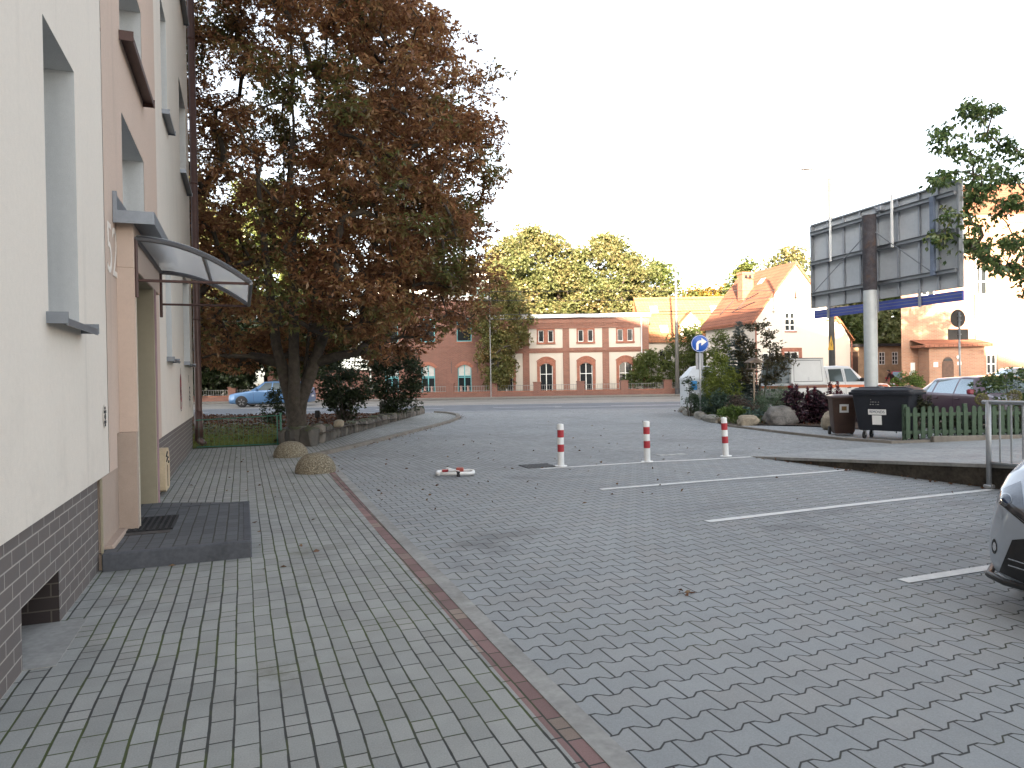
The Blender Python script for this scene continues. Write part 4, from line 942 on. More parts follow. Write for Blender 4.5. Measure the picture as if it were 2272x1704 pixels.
# roof tiles
def tile_mat(name, c1, c2):
    m, nt, bs = newmat(name); co = coords(nt); x, y, z = xyz(nt, co)
    n = nt.nodes.new('ShaderNodeTexBrick'); nt.links.new(comb(nt, x + y, z), n.inputs['Vector']); n.inputs['Scale'].default_value = 1
    n.inputs['Brick Width'].default_value = .26; n.inputs['Row Height'].default_value = .24; n.inputs['Mortar Size'].default_value = .025; n.inputs['Mortar Smooth'].default_value = .6
    n.inputs['Color1'].default_value = (*c1, 1); n.inputs['Color2'].default_value = (*c2, 1); n.inputs['Mortar'].default_value = (c2[0] * .55, c2[1] * .55, c2[2] * .55, 1)
    g = noise(nt, co, .8, 4); vm = nt.nodes.new('ShaderNodeVectorMath'); vm.operation = 'SCALE'; nt.links.new(n.outputs['Color'], vm.inputs[0]); nt.links.new(((g - .5) * .5 + 1).o, vm.inputs['Scale'])
    nt.links.new(vm.outputs[0], bs.inputs['Base Color']); bs.inputs['Roughness'].default_value = .8; bump(nt, bs, S(nt, n.outputs['Fac']) * -1, .5, .02); return m
M_tile = tile_mat('orange_tiles', (0.36, 0.165, 0.075), (0.30, 0.125, 0.06)); M_tile2 = tile_mat('red_tiles', (0.30, 0.12, 0.07), (0.25, 0.09, 0.05))
M_cream2 = plaster('pale_render', (0.60, 0.55, 0.48))
# low wing with the long orange roof
wg = empty('orange_roof_house', (0, 60, 0), label='house with long steep orange tiled roof, skylights and white dormer behind the shrubs', cat='house')
b = MB(); facade(b, [(12.6 + k * 2.6, 13.7 + k * 2.6, 2.0, 3.7) for k in range(3)], 11.5, 20, 0, 4.7, .2, PF); b.quad((11.5, 0, 0), (11.5, 7, 0), (11.5, 7, 4.7), (11.5, 0, 4.7)); b.quad((20, 0, 0), (20, 7, 0), (20, 7, 4.7), (20, 0, 4.7)); b.build('wall', M_cream2, wg)
for k in range(3): window(wg, PF, 12.6 + k * 2.6, 13.7 + k * 2.6, 2.0, 3.7, .12, M_white, M_glass, 2, 2)
b = MB(); rf = [(11.3, -.35, 4.5), (20.2, -.35, 4.5), (20.2, 2.9, 8.55), (11.0, 2.9, 8.55), (11.3, 7.0, 4.5), (20.2, 7, 4.5)]
b.add(rf + [(v[0], v[1], v[2] - .15) for v in rf], [(0, 1, 2, 3), (3, 2, 5, 4), (0, 6, 7, 1), (0, 3, 9, 6), (1, 7, 8, 2)]); b.add([(11.5, 0, 4.6), (11.5, 7, 4.6), (11.2, 2.9, 8.4)], [(0, 1, 2)]); wr = b.build('roof', M_tile, wg)
sk = lambda x, z: (x, (z - 4.5) / 4.05 * 3.25 - .35, z)
for x, z in ((12.6, 7.35), (13.15, 5.55), (17.9, 7.3)):
    b = MB(); nrm = Vector((0, -4.05, 3.25)).normalized() * .06; c4 = [Vector(sk(x + dx, z + dz)) for dx, dz in ((-.33, -.3), (.33, -.3), (.33, .3), (-.33, .3))]
    b.add(c4 + [p + nrm for p in c4], [(4, 5, 6, 7), (0, 1, 5, 4), (1, 2, 6, 5), (2, 3, 7, 6), (3, 0, 4, 7)]); s_ = b.build('skylight', M_roofw, wg)
    b = MB(); b.quad(*[p * .78 + sum(c4, Vector()) / 4 * .22 + nrm * 1.15 for p in c4]); b.build('pane', mat('sky_glass', (0.35, 0.38, 0.42), .1, var=.05), s_)
dm = MB(); dm.prism([(14.45, 4.7), (16.2, 4.7), (16.2, 5.9), (15.3, 6.9), (14.45, 5.9)], PF, -.1, 1.6); d_ = dm.build('dormer', M_cream2, wg)
window(d_, PF, 15.0, 15.65, 4.95, 5.95, -.08, M_white, M_glass, 2, 3, .05, 'dormer_window')
dm = MB(); dm.prism([(14.3, 5.75), (15.3, 6.88), (15.35, 7.0), (14.25, 5.86)], PF, -.2, 1.9); dm.prism([(16.35, 5.75), (15.3, 6.88), (15.31, 7.0), (16.4, 5.86)], PF, -.2, 1.9); dm.build('dormer_roof', M_tile, d_)
# gabled house
ga = math.atan2(.25, .97); gh = empty('gabled_house', (15.66, 45, 0), ga, label='cream gabled house with steep red tiled roof and brick chimney', cat='house')
GW, EH, RH, GL = 5.9, 5.12, 8.6, 6.2
gx = GW / 2
b = MB(); gwn = [(2.15, 2.95, 4.28, 5.50), (2.05, 3.15, 1.2, 2.95), (.5, 1.4, 1.2, 2.9)]
facade(b, gwn, 0, GW, 0, EH, .18, PF); b.facade = None
tri_ = [(0, EH), (GW, EH), (gx, RH)]
# the upper gable meets the tall window, so cut round it
b2 = MB(); b2.add([(0, 0, EH), (2.15, 0, EH), (2.15, 0, 5.5), (2.95, 0, 5.5), (2.95, 0, EH), (GW, 0, EH), (gx, 0, RH)], [(0, 1, 2, 6), (2, 3, 6), (3, 4, 5, 6)])
b.add(b2.v, b2.f)
facade(b, [(1.5, 2.4, 1.2, 2.9), (3.6, 4.5, 1.2, 2.9)], 0, GL, 0, EH, .18, lambda u, v, d: (d, u, v)); b.quad((GW, 0, 0), (GW, GL, 0), (GW, GL, EH), (GW, 0, EH)); b.quad((0, GL, 0), (GW, GL, 0), (GW, GL, EH), (0, GL, EH)); b.add([(0, GL, EH), (GW, GL, EH), (gx, GL, RH)], [(0, 1, 2)])
b.build('wall', M_cream2, gh)
for h in gwn: window(gh, PF, *h, .1, M_white, M_glass, 2, 3, .07)
for h in ((1.5, 2.4, 1.2, 2.9), (3.6, 4.5, 1.2, 2.9)): window(gh, lambda u, v, d: (d, u, v), *h, .1, M_white, M_glass, 2, 2, .07)
b = MB(); h = gwn[1]; b.box((h[0] - .22, -.03, h[3]), (h[1] + .22, .1, h[3] + .25)); b.box((h[0] - .22, -.03, 1.2), (h[0] - .002, .1, h[3] - .002)); b.box((h[1] + .002, -.03, 1.2), (h[1] + .22, .1, h[3] - .002)); b.build('brick_surround', M_brickp, gh)
b = MB(); b.box((2.1, -.05, 4.2), (3.0, .05, 4.275)); b.build('window_sill', M_brickp, gh)
b = MB(); b.box((gx - .09, -.02, 6.3), (gx + .09, .01, 6.9)); slot = b.build('gable_niche', M_brickp, gh); b = MB(); b.box((gx - .04, -.028, 6.4), (gx + .04, -.021, 6.75)); b.build('slit', M_dark, slot)
b = MB(); k_ = (RH - EH) / gx; th = .14
for s_ in (-1, 1):
    e0 = gx + s_ * (gx + .35); ez = EH - .35 * k_
    b.add([(e0, -.18, ez), (gx, -.18, RH), (gx, GL + .2, RH), (e0, GL + .2, ez), (e0, -.18, ez + th * 1.5), (gx, -.18, RH + th * 1.5), (gx, GL + .2, RH + th * 1.5), (e0, GL + .2, ez + th * 1.5)],
          [(4, 5, 6, 7), (0, 1, 5, 4), (3, 0, 4, 7), (2, 3, 7, 6), (0, 3, 2, 1)])
rf = b.build('roof', M_tile2, gh)
b = MB(); b.box((1.0, 3.0, 6.6), (1.85, 3.6, 8.4)); b.box((.94, 2.94, 8.4), (1.91, 3.66, 8.54)); ch_ = b.build('chimney', M_brickp, gh)
b = MB()
for x in (1.18, 1.5): b.box((x, 2.95, 8.12), (x + .17, 2.999, 8.33))
b.build('flue', M_dark, ch_)
on = lambda y, x: (x, y, EH + .28 + x * k_)
b = MB(); b.tube([on(1.2, .75), on(3.3, .35)], .03, 4); b.tube([on(1.6, 1.3), on(2.6, 1.0), on(2.9, .5)], .03, 4); b.tube([on(4.3, 1.1), on(4.8, .3)], .03, 4); b.build('snow_guard', M_iron, rf)
b = MB(); c4 = [Vector(on(y, x)) for y, x in ((2.1, 1.9), (2.7, 1.9), (2.7, 2.25), (2.1, 2.25))]; b.quad(*c4); b.build('skylight', M_roofw, gh)
b = MB(); b.tube([(-.06, -.08, EH - .3), (-.06, -.08, 0)], .05, 6); b.build('downpipe', M_brickp, gh)
# lean-to to its right
lt = empty('lean_to', (20.9, 46.4, 0), ga, label='small lean-to with pitched orange roof right of the cream gabled house', cat='outbuilding')
b = MB(); b.prism([(0, 0), (1.7, 0), (1.7, 3.72), (1.0, 4.9), (0, 4.9)], PF, 0, 3.5); b.build('wall', M_cream2, lt)
b = MB(); b.add([(.75, -.2, 5.0), (1.9, -.2, 3.62), (1.9, 3.6, 3.62), (.75, 3.6, 5.0), (.75, -.2, 5.12), (1.9, -.2, 3.74), (1.9, 3.6, 3.74), (.75, 3.6, 5.12)], [(0, 1, 5, 4), (1, 2, 6, 5), (4, 5, 6, 7), (2, 3, 7, 6)]); b.box((-.2, -.2, 4.95), (.8, 3.5, 5.05)); b.build('roof', M_tile, lt)
b = MB(); b.tube([(1.78, -.06, 3.6), (1.78, -.06, 0)], .045, 6); b.build('downpipe', M_brickp, lt)
# annex between
an = empty('brick_annex', (0, 50, 0), label='low yellowish brick annex with three small white windows behind the dark container', cat='outbuilding')
b = MB(); aw = [(26.12 + k * .92, 26.55 + k * .92, 2.06, 2.95) for k in range(3)]; facade(b, aw, 22.5, 30, 0, 3.35, .15, PF); b.build('wall', mat('ochre_brick', (0.42, 0.29, 0.19), .85, var=.2, scale=3), an)
for h in aw: window(an, PF, *h, .05, M_white, M_glass, 2, 3, .05)
b = MB(); b.box((22.4, -.3, 3.352), (30, 4, 3.55)); b.build('roof', M_iron, an)
b = MB(); b.box((23.9, -.06, 0), (24.6, -.002, 3.0)); b.build('gate', mat('dark_timber', (0.07, 0.04, 0.03), .8), an)
# big brick hall on the right
bh = empty('large_brick_hall', (23.28, 42, 0), R(-4.5), label='big red brick hall with arched porch door at the right edge', cat='building')
b = MB(); hw = [(4.85, 5.45, 1.3, 2.5), (8, 8.7, 1.3, 2.5), (1.2, 2.0, 6.0, 7.6), (4.2, 5.0, 6.0, 7.6), (7.2, 8.0, 6, 7.6)]
facade(b, hw, 0, 14, 0, 10.6, .2, PF); b.quad((0, 0, 0), (9, 12, 0), (9, 12, 10.6), (0, 0, 10.6)); b.box((-.08, -.08, 10.2), (14, -.003, 10.6)); b.box((0, -.04, 0), (.5, -.003, 10.2)); b.build('wall', M_hall, bh)
for h in hw: window(bh, PF, *h, .12, M_white, M_glass, 2, 2, .08)
b = MB(); b.add([(-.3, -.3, 10.6), (14, -.3, 10.6), (14, 6, 14), (6, 6, 14), (8.7, 12, 10.6)], [(0, 1, 2, 3), (0, 3, 4)]); b.build('roof', M_tile2, bh)
b = MB(); b.prism([(.95, 0), (4.0, 0), (4.0, 2.9), (.95, 2.9)], PF, -1.3, -.003); porch = b.build('porch', M_hall, bh)
b = MB(); b.box((.5, -1.7, 2.902), (4.25, .0, 3.05)); b.add([(.5, -1.7, 3.052), (4.25, -1.7, 3.052), (4.25, -.003, 3.4), (.5, -.003, 3.4)], [(0, 1, 2, 3)]); b.build('porch_roof', M_tile2, bh)
b = MB(); dp_ = [(1.65, .02), (1.65, 1.85)] + [(1.97 - .32 * math.cos(a), 1.85 + .5 * math.sin(a)) for a in [i * math.pi / 8 for i in range(1, 8)]] + [(2.29, 1.85), (2.29, .02)]
b.prism(dp_, PF, -1.33, -1.304); dr = b.build('arched_door', mat('oak_door', (0.10, 0.05, 0.03), .6, var=.3), bh)
b = MB(); b.prism([(u * .8 + .394, v * .3 + 1.55) for u, v in dp_[1:-1]], PF, -1.345, -1.331); b.build('fanlight', M_glass, dr)
for nm, u, v, ww, hh in (('notice_board', .75, 1.75, .25, .6), ('notice_board', 1.3, 1.9, .24, .28), ('plaque', 2.6, 1.95, .22, .2), ('notice_board', .55, 1.35, .12, .25)):
    d0 = -1.34 if u > .95 else -.05
    b = MB(); b.box((u - ww / 2 if u > .95 else u - ww, d0, v - hh / 2), (u + ww / 2 if u > .95 else u, d0 + .036, v + hh / 2)); b.build(nm, M_white, bh)
b = MB(); b.prism([(2.5, 2.2), (2.56, 2.2), (2.62, 2.32), (2.53, 2.42), (2.44, 2.32)], PF, -1.34, -1.304); b.build('emblem', M_white, bh)
b = MB(); b.tube([(4.25, -.12, 10), (4.25, -.12, 0)], .07, 8); b.build('downpipe', M_white, bh, True)

# ================================================================== STREET FURNITURE
M_lamp = mat('lamp_grey', (0.14, 0.137, 0.13), .5, .2, var=.08)
def lamp(label, x, y, h, r0, r1, arm, hx, hz, m=None, dark=False):
    o = empty('street_lamp', (x, y, 0), label=label, cat='street lamp', group='street lamps along the road')
    b = MB(); b.tube([(0, 0, 0), (0, 0, h)], [r0, r1], 10); b.build('pole', M_lamp, o, True)
    b = MB(); s_ = 1 if hx > 0 else -1
    b.tube([(0, 0, h - .1), (s_ * .08, 0, h + .5 * (hz - h)), (hx * .5, 0, hz - .12), (hx - s_ * .25, 0, hz - .03)], .03, 6); b.build('arm', M_lamp, o, True)
    b = MB(); loft(b, [[(hx - s_ * .3, -.05, hz - .04), (hx - s_ * .3, .05, hz - .04), (hx - s_ * .3, .05, hz + .02), (hx - s_ * .3, -.05, hz + .02)], [(hx, -.13, hz - .03), (hx, .13, hz - .03), (hx, .1, hz + .08), (hx, -.1, hz + .08)], [(hx + s_ * .3, -.09, hz + .01), (hx + s_ * .3, .09, hz + .01), (hx + s_ * .3, .07, hz + .07), (hx + s_ * .3, -.07, hz + .07)]])
    b.build('lamp_head', M_steel, o)
    b = MB(); b.tube([(0, 0, 0), (0, 0, .55)], r0 + .035, 10); b.build('base', M_iron, o)
    return o
lamp('tall pale street lamp in front of the orange roof, by the blue sign', 12.70, 54, 10.0, .17, .09, 1, .95, 11.75)
lb = lamp('thick grey street lamp mast behind the billboard carrying a yellow warning triangle', 14.58, 32, 10.37, .155, .075, -1, -1.08, 10.8)
b = MB(); tr_ = [(-.36, 0), (.36, 0), (0, .66)]; b.prism(tr_, lambda u, v, d: (u * .55 - .12, d - .2 + u * .3, v + 2.55), 0, .02); wsn = b.build('warning_triangle', mat('warning_yellow', (0.62, 0.34, 0.02), .5, var=.08), lb)
b = MB(); b.prism([(-.03, .13), (.06, .26), (0, .27), (.05, .44), (-.07, .28), (-.01, .27)], lambda u, v, d: (u * .55 - .12, d - .203 + u * .3, v + 2.55), -.002, .0); b.build('bolt_symbol', M_black, wsn)
b = MB(); b.tube([(-1.62, 54, 0), (-1.62, 54, 8.1)], [.05, .03], 8); tag(b.build('catenary_pole', mat('pole_grey', (0.2, 0.2, 0.2), .6)), 'slim grey pole in front of the slender tree by the arched brick house', 'pole')
for i, (z, l) in enumerate(((6.85, 'highest'), (6.42, 'second highest'), (5.68, 'second lowest'), (5.42, 'lowest'))):
    b = MB(); b.tube([(-60 + k * 5, 44 + i * .4, z + .12 * math.sin(k * .7 + i)) for k in range(29)], .018, 4); tag(b.build('overhead_wire', M_iron), f'{l} of the four thin overhead wires strung along the street', 'wire', 'overhead wires')
# blue right turn sign
sg = empty('traffic_sign', (6.70, 25, 0), R(-4), label='round blue sign with white right turn arrow on a grey post', cat='traffic sign')
b = MB(); b.tube([(0, 0.04, 0), (0, .04, 2.95)], .032, 8); b.build('post', M_steel, sg, True)
b = MB(); b.lathe([(.3, 0), (.31, .008), (.3, .016)], 32, Matrix.Translation((0, 0, 2.63)) @ Matrix.Rotation(R(90), 4, 'X')); disc = b.build('disc', mat('sign_blue', (0.01, 0.09, 0.42), .35, var=.05), sg, auto=40)
b = MB(); ar = [(-.13, -.22), (-.05, -.22), (-.05, -.02), (-.02, .02), (.03, .03), (.05, .03), (.05, -.07), (.24, .07), (.05, .21), (.05, .12), (-.02, .12), (-.09, .08), (-.13, .01)]
b.prism(ar, lambda u, v, d: (u, d, v + 2.63), -.0205, -.017); b.build('arrow', M_white, disc)
b = MB()
for i in range(32):
    a, c = i * math.pi / 16, (i + 1) * math.pi / 16; b.prism([(.295 * math.cos(a), .295 * math.sin(a)), (.295 * math.cos(c), .295 * math.sin(c)), (.283 * math.cos(c), .283 * math.sin(c)), (.283 * math.cos(a), .283 * math.sin(a))], lambda u, v, d: (u, d, v + 2.63), -.0195, -.017)
b.build('white_edge', M_white, disc)
b = MB(); b.box((-.13, .085, 1.72), (.13, .11, 2.3)); b.build('back_plate', mat('plate_grey', (0.22, 0.23, 0.25), .5, .4), sg)
ne = empty('traffic_sign', (15.93, 25, 0), R(12), label='grey backs of a round sign and plate on a post beyond the picket fence', cat='traffic sign')
M_sb = mat('sign_back', (0.13, 0.12, 0.115), .6, .3, var=.1)
b = MB(); b.tube([(0, 0, 0), (0, 0, 3.6)], .035, 8); b.build('post', M_steel, ne, True)
b = MB(); b.lathe([(.31, 0), (.32, .01), (.31, .02)], 28, Matrix.Translation((0, .07, 3.38)) @ Matrix.Rotation(R(90), 4, 'X')); b.build('disc', M_sb, ne, auto=40)
b = MB(); b.box((-.43, .045, 2.62), (.43, .07, 3.0), bev=.008); b.build('plate', M_sb, ne)
b = MB()
for z in (2.81, 3.3, 3.46): b.box((-.05, -.045, z - .02), (.05, .046, z + .02))
b.build('clamp', M_steel, ne)
# billboard seen from behind
p0, p1 = Vector((11.085, 25.7, 0)), Vector((12.785, 19.9, 0)); bd = (p1 - p0); BWd = bd.length; ang = math.atan2(bd.y, bd.x)
bbd = empty('billboard', p0, ang, label='big billboard seen from behind on a thick post with blue strip below', cat='billboard')
M_bbp = mat('panel_grey', (0.42, 0.445, 0.47), .6, .1, var=.07, scale=1.2); M_bbf = mat('frame_steel', (0.20, 0.215, 0.235), .5, .4, var=.1); M_bbl = mat('frame_light', (0.27, 0.29, 0.32), .5, .4, var=.1)
# local: x along the board, -y towards the camera side, z up
z0, z1 = 3.88, 6.87
b = MB(); b.box((0, 0, z0), (BWd, .06, z1)); b.build('panel', M_bbp, bbd)
b = MB(); b.box((-.02, -.13, z0), (.05, -.003, z1)); b.box((BWd - .05, -.13, z0), (BWd + .02, -.003, z1)); b.box((-.02, -.10, z1 + .002), (BWd + .02, .06, z1 + .05)); b.build('edge_frame', M_bbf, bbd)
for x in (.78, 1.55, 2.3, 3.02, 3.86, 4.65, 5.3):
    b = MB(); b.box((x - .03, -.07, z0 + .01), (x + .03, -.003, z1 - .01)); b.build('upright', M_bbl, bbd)
for z in (4.36, 5.48, 6.55):
    b = MB(); b.box((.06, -.2, z - .05), (BWd - .06, -.075, z + .05)); b.box((.06, -.26, z + .052), (BWd - .06, -.075, z + .065)); b.build('cross_beam', M_bbf, bbd)
b = MB(); b.box((.02, -.02, 3.50), (BWd, .05, 3.79)); bs_ = b.build('blue_strip', mat('strip_blue', (0.035, 0.06, 0.30), .5, var=.12), bbd)
b = MB()
for z in (3.60, 3.70): b.box((.02, -.026, z - .008), (BWd, -.0205, z + .008))
b.build('groove', M_bbf, bs_)
for x in (.78, 3.02, 4.65):
    b = MB(); b.box((x - .035, -.09, 3.45), (x + .035, -.03, 3.99)); b.build('hanger', M_bbl, bbd)
px_ = 3.18
b = MB(); b.tube([(px_, -.5, 4.13), (px_, -.5, 6.52)], .205, 20); b.build('rusty_post', mat('rusty_dark', (0.040, 0.037, 0.044), .85, var=.35, scale=7, dirt=((0.09, 0.05, 0.03), .6)), bbd, auto=40)
b = MB(); b.tube([(px_, -.5, 0), (px_, -.5, 4.128)], .20, 20); b.build('post', mat('pale_post', (0.40, 0.43, 0.44), .5, .1, var=.06), bbd, auto=40)
for x, y in ((.12, 4.35), (5.25, 4.4)):
    b = MB(); b.tube([(px_ + (.2 if x > px_ else -.2), -.45, 5.95), (x, -.22, y)], .017, 5); b.build('stay_rod', M_bbf, bbd)
for x in (1.18, 3.86):
    b = MB(); b.box((x - .04, -.29, 5.40), (x + .04, -.262, 7.02 if x > 2 else 6.93)); b.build('white_batten', M_white, bbd)
b = MB(); b.box((5.25, -.3, 4.3), (5.38, -.21, 6.6)); b.build('side_strut', mat('blue_grey', (0.11, 0.14, 0.2), .5, .2), bbd)
b = MB(); b.box((3.25, -.35, 6.62), (3.5, -.15, 6.78), bev=.02); b.tube([(3.36, -.25, 6.6), (3.3, -.4, 6.75)], .04, 6); b.build('floodlight', M_bbl, bbd)
# recycling container
rc = empty('recycling_container', (7.85, 29.3, 0), R(12), label='white faceted recycling container with blue labels behind the right bed', cat='recycling container')
M_rc = mat('pale_fibreglass', (0.55, 0.58, 0.60), .4, var=.07)
oc = lambda r, z: [(r * math.cos(R(22.5 + 45 * k)), r * math.sin(R(22.5 + 45 * k)), z) for k in range(8)]
b = MB(); loft(b, [oc(.72, .06), oc(.82, .12), oc(.84, 1.35)]); b.build('body', M_rc, rc)
b = MB(); loft(b, [oc(.86, 1.352), oc(.84, 1.42), oc(.42, 1.86), oc(.2, 1.9)]); b.build('hood', M_rc, rc)
b = MB(); b.box((-.22, -.80, 1.42), (.26, -.55, 1.62)); b.build('slot', M_black, rc)
M_lb = mat('label_blue', (0.05, 0.26, 0.55), .5)
for (x, z, w_, h_) in ((-.55, 1.1, .24, .36), (.2, .6, .36, .34)):
    r_ = R(-45 if x < -.4 else 0); b = MB(); Mx = Matrix.Rotation(r_, 4, 'Z'); b.box((-w_ / 2 + (0 if x < -.4 else x), -.805, z - h_ / 2), (w_ / 2 + (0 if x < -.4 else x), -.785, z + h_ / 2), Mx); b.build('label', M_lb, rc)
# bird feeder, small things in the left bed
bf = empty('bird_feeder', (8.26, 24, 0), R(10), label='small wooden bird feeder on a pole in front of the white pickup', cat='bird feeder')
M_wd = mat('weathered_wood', (0.13, 0.10, 0.08), .9, var=.3, scale=6)
b = MB(); b.tube([(0, 0, 0), (0, 0, 1.68)], .03, 6); b.build('pole', mat('bare_wood', (0.28, 0.22, 0.16), .85), bf)
b = MB(); b.box((-.2, -.16, 1.68), (.2, .16, 1.72)); 
for x in (-.16, .16):
    for y in (-.12, .12): b.box((x - .012, y - .012, 1.72), (x + .012, y + .012, 1.95))
b.build('tray', M_wd, bf)
b = MB(); b.prism([(-.26, 1.93), (0, 2.07), (.26, 1.93), (.26, 1.90), (-.26, 1.90)], PF, -.2, .2); b.build('roof', M_wd, bf)
gl = empty('garden_lamp', (-6.66, 24.0, bedz(-6.66, 24.0)), label='small black box lamp on a thin stake in the bed', cat='garden lamp')
b = MB(); b.box((-.015, -.015, 0), (.015, .015, .18)); b.build('stake', M_black, gl); b = MB(); b.box((-.075, -.06, .16), (.075, .06, .40), bev=.015); b.build('housing', M_black, gl)
cs = MB(); cs.box((-5.3, 28.0, .0), (-4.95, 28.3, .66), bev=.02); tag(cs.build('stone_post', M_stone), 'squat grey stone post between the two dark shrubs', 'post')

# ================================================================== TREES AND PLANTS
M_bark = mat('grey_bark', (0.058, 0.047, 0.037), .95, var=.4, scale=9, bmp=.9, dirt=((0.06, 0.065, 0.03), .5))
M_bark2 = mat('dark_bark', (0.06, 0.048, 0.038), .95, var=.35, scale=9)
def crown_points(n, prof, cx=0, cy=0, inner=.15, lump=.13, seed=0, minz=None, sx=1.0, sy=1.0):
    zs = [p[0] for p in prof]; rs = [p[1] for p in prof]; wts = []; out = []
    while len(out) < n:
        z = random.uniform(zs[0], zs[-1]); r = float(np.interp(z, zs, rs))
        if random.random() > (r / max(rs)) ** 1.0 + .05: continue
        th = random.uniform(0, 2 * math.pi)
        k = 1 + lump * math.sin(3 * th + z * 1.3 + seed) + lump * .8 * math.sin(5 * th - z * 2.1 + 2 * seed)
        q = r * k * math.sqrt(random.uniform(inner, 1.0))
        out.append((cx + q * math.cos(th) * sx, cy + q * math.sin(th) * sy, z))
    return out
def tree(name, label, loc, prof, seeds, n_clump, per, crad, L, Wd, lm, bark=None, group=None, cat='tree', flat=.6, droop=.3, hands=5, r_tip=.012, inner=.2, lump=.13, bare=0, sx=1, sy=1, cxy=(0, 0), wig=.12, bn=6, gain=2.0, prune=None):
    o = empty(name, loc, label=label, cat=cat, group=group)
    pts = crown_points(n_clump, prof, cxy[0], cxy[1], inner, lump, random.random() * 6, None, sx, sy)
    if prune: pts = [p for p in pts if prune(np.array([p]) + np.array(loc) - np.array(NX) * .5)[0]]
    b = MB(); skeleton(b, (0, 0, -.05), seeds, pts, r_tip, bn, wig, gain); b.build('trunk', bark or M_bark2, o, True, fix=False)
    keep = pts[bare:]
    B, Dv = clump_leaves(keep, RNG.uniform(.75, 1.25, len(keep)) * crad, per, flat, droop, hands)
    if prune: k_ = prune(B + np.array(loc)); B, Dv = B[k_], Dv[k_]
    leaf_mesh('crown', B, Dv, RNG.uniform(.7, 1.2, len(B)) * L, RNG.uniform(.8, 1.2, len(B)) * Wd, lm, o)
    return o
def clear_of_block(P_):      # no twigs in front of the block's wall and pipe
    r = P_ - np.array(BA); lx = r @ np.array(NX); ly = r @ np.array(DY)
    return ~((ly < 11.9) & (lx < 1.08 - .0514 * (ly + 6.7) + .12)) & ~((ly < 11.5) & (lx < .3)) & ~((ly < 8.3 + .35 * np.sin(P_[:, 2] * 3)) & (lx < 2.2)) & ~((np.hypot(P_[:, 0] + 5.42, P_[:, 1] - 17.6) < 1.6) & (P_[:, 2] < 2.85)) & ~((np.hypot(P_[:, 0] + 5.3, P_[:, 1] - 15.9) < 1.5) & (P_[:, 2] < 2.6))
# the brown chestnut
M_ch = leaf_mat('chestnut_leaves', [(0, (0.11, 0.05, 0.027)), (.3, (0.22, 0.105, 0.052)), (.55, (0.34, 0.165, 0.078)), (.8, (0.43, 0.25, 0.11)), (1, (0.28, 0.24, 0.085))], .5, .3, .55, alt=((0.15, 0.165, 0.05), .50))
prof_c = [(1.75, 2.6), (2.4, 4.0), (3.0, 4.8), (4.2, 5.0), (5.3, 4.8), (6.2, 5.05), (7.6, 5.25), (9, 4.75), (9.9, 3.95), (10.6, 3.1), (11.4, 2.1), (12.3, .5)]
seeds_c = [[(-.06, 0, .7), (-.5, .1, 2.2), (-.75, .2, 4.5), (-1.1, .4, 8)], [(0, -.05, .7), (.04, -.2, 2.2), (.1, -.3, 5), (.2, -.4, 10.8)], [(.08, 0, .7), (.62, .1, 2.2), (1.1, .2, 4.8), (1.9, .5, 8.2)], [(.05, .1, .7), (.3, .5, 3), (.6, 1.1, 6), (.8, 1.6, 9)], [(-.03, .1, .7), (-.2, .5, 3), (-.6, 1.3, 6), (-.8, 2, 8.5)]]
chestnut = tree('chestnut_tree', 'big chestnut with brown autumn crown and several stems rising behind the stone wall', (-5.42, 17.6, .28), prof_c, seeds_c, 1550, 190, .54, .145, .05, M_ch, M_bark, flat=.5, droop=.5, r_tip=.0115, lump=.03, gain=2.5, inner=.22, prune=clear_of_block)
tk = chestnut.children[0]
b = MB(); b.tube([(0, 0, -.3), (0, 0, -.02), (0, 0, .25), (0, 0, .6), (0.02, 0, .95)], [.36, .28, .235, .23, .22], 14)
b.v = [(x * (1 + .12 * math.sin(3 * math.atan2(y, x) + 1)), y, z) for x, y, z in b.v]; b.build('trunk_base', M_bark, tk, True)
for x0, y0, x1, y1, x2, y2 in ((-.12, 0, -.5, .1, -.66, .16), (.0, -.1, .04, -.2, .08, -.25), (.13, 0, .62, .1, .92, .16)):
    b = MB(); b.tube([(x0 * .4, y0 * .4, .3), (x0, y0, .75), ((x0 + x1) / 2, (y0 + y1) / 2, 1.4), (x1, y1, 2.2), (x2, y2, 3.6), (x2 * 1.25, y2 * 1.3, 5.2), (x2 * 1.5, y2 * 1.5, 7.2)], [.17, .165, .14, .125, .10, .07, .03], 12); b.build('stem', M_bark, tk, True)

g_yel = leaf_mat('autumn_maple_leaves', [(0, (0.11, 0.14, 0.05)), (.45, (0.175, 0.195, 0.075)), (.8, (0.26, 0.225, 0.10)), (1, (0.31, 0.215, 0.10))], .48, .45, .22)
g_grn = leaf_mat('green_tree_leaves', [(0, (0.05, 0.08, 0.022)), (.5, (0.10, 0.13, 0.036)), (1, (0.18, 0.18, 0.055))], .3, .5, .3)
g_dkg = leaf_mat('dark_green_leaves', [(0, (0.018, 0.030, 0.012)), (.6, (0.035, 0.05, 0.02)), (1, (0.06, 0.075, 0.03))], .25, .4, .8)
g_gold = leaf_mat('golden_leaves', [(0, (0.16, 0.12, 0.02)), (.5, (0.26, 0.18, 0.03)), (1, (0.30, 0.17, 0.04))], .3, .4, .3)
g_slim = leaf_mat('olive_brown_leaves', [(0, (0.10, 0.115, 0.035)), (.45, (0.17, 0.175, 0.055)), (.75, (0.22, 0.16, 0.06)), (1, (0.26, 0.14, 0.06))], .3, .45, .6)
def round_prof(h0, h1, r, pw=1.0): return [(h0 + (h1 - h0) * t, max(.15, r * (math.sin(math.pi * (t * .86 + .12)) ** .7))) for t in [i / 8 for i in range(9)]]
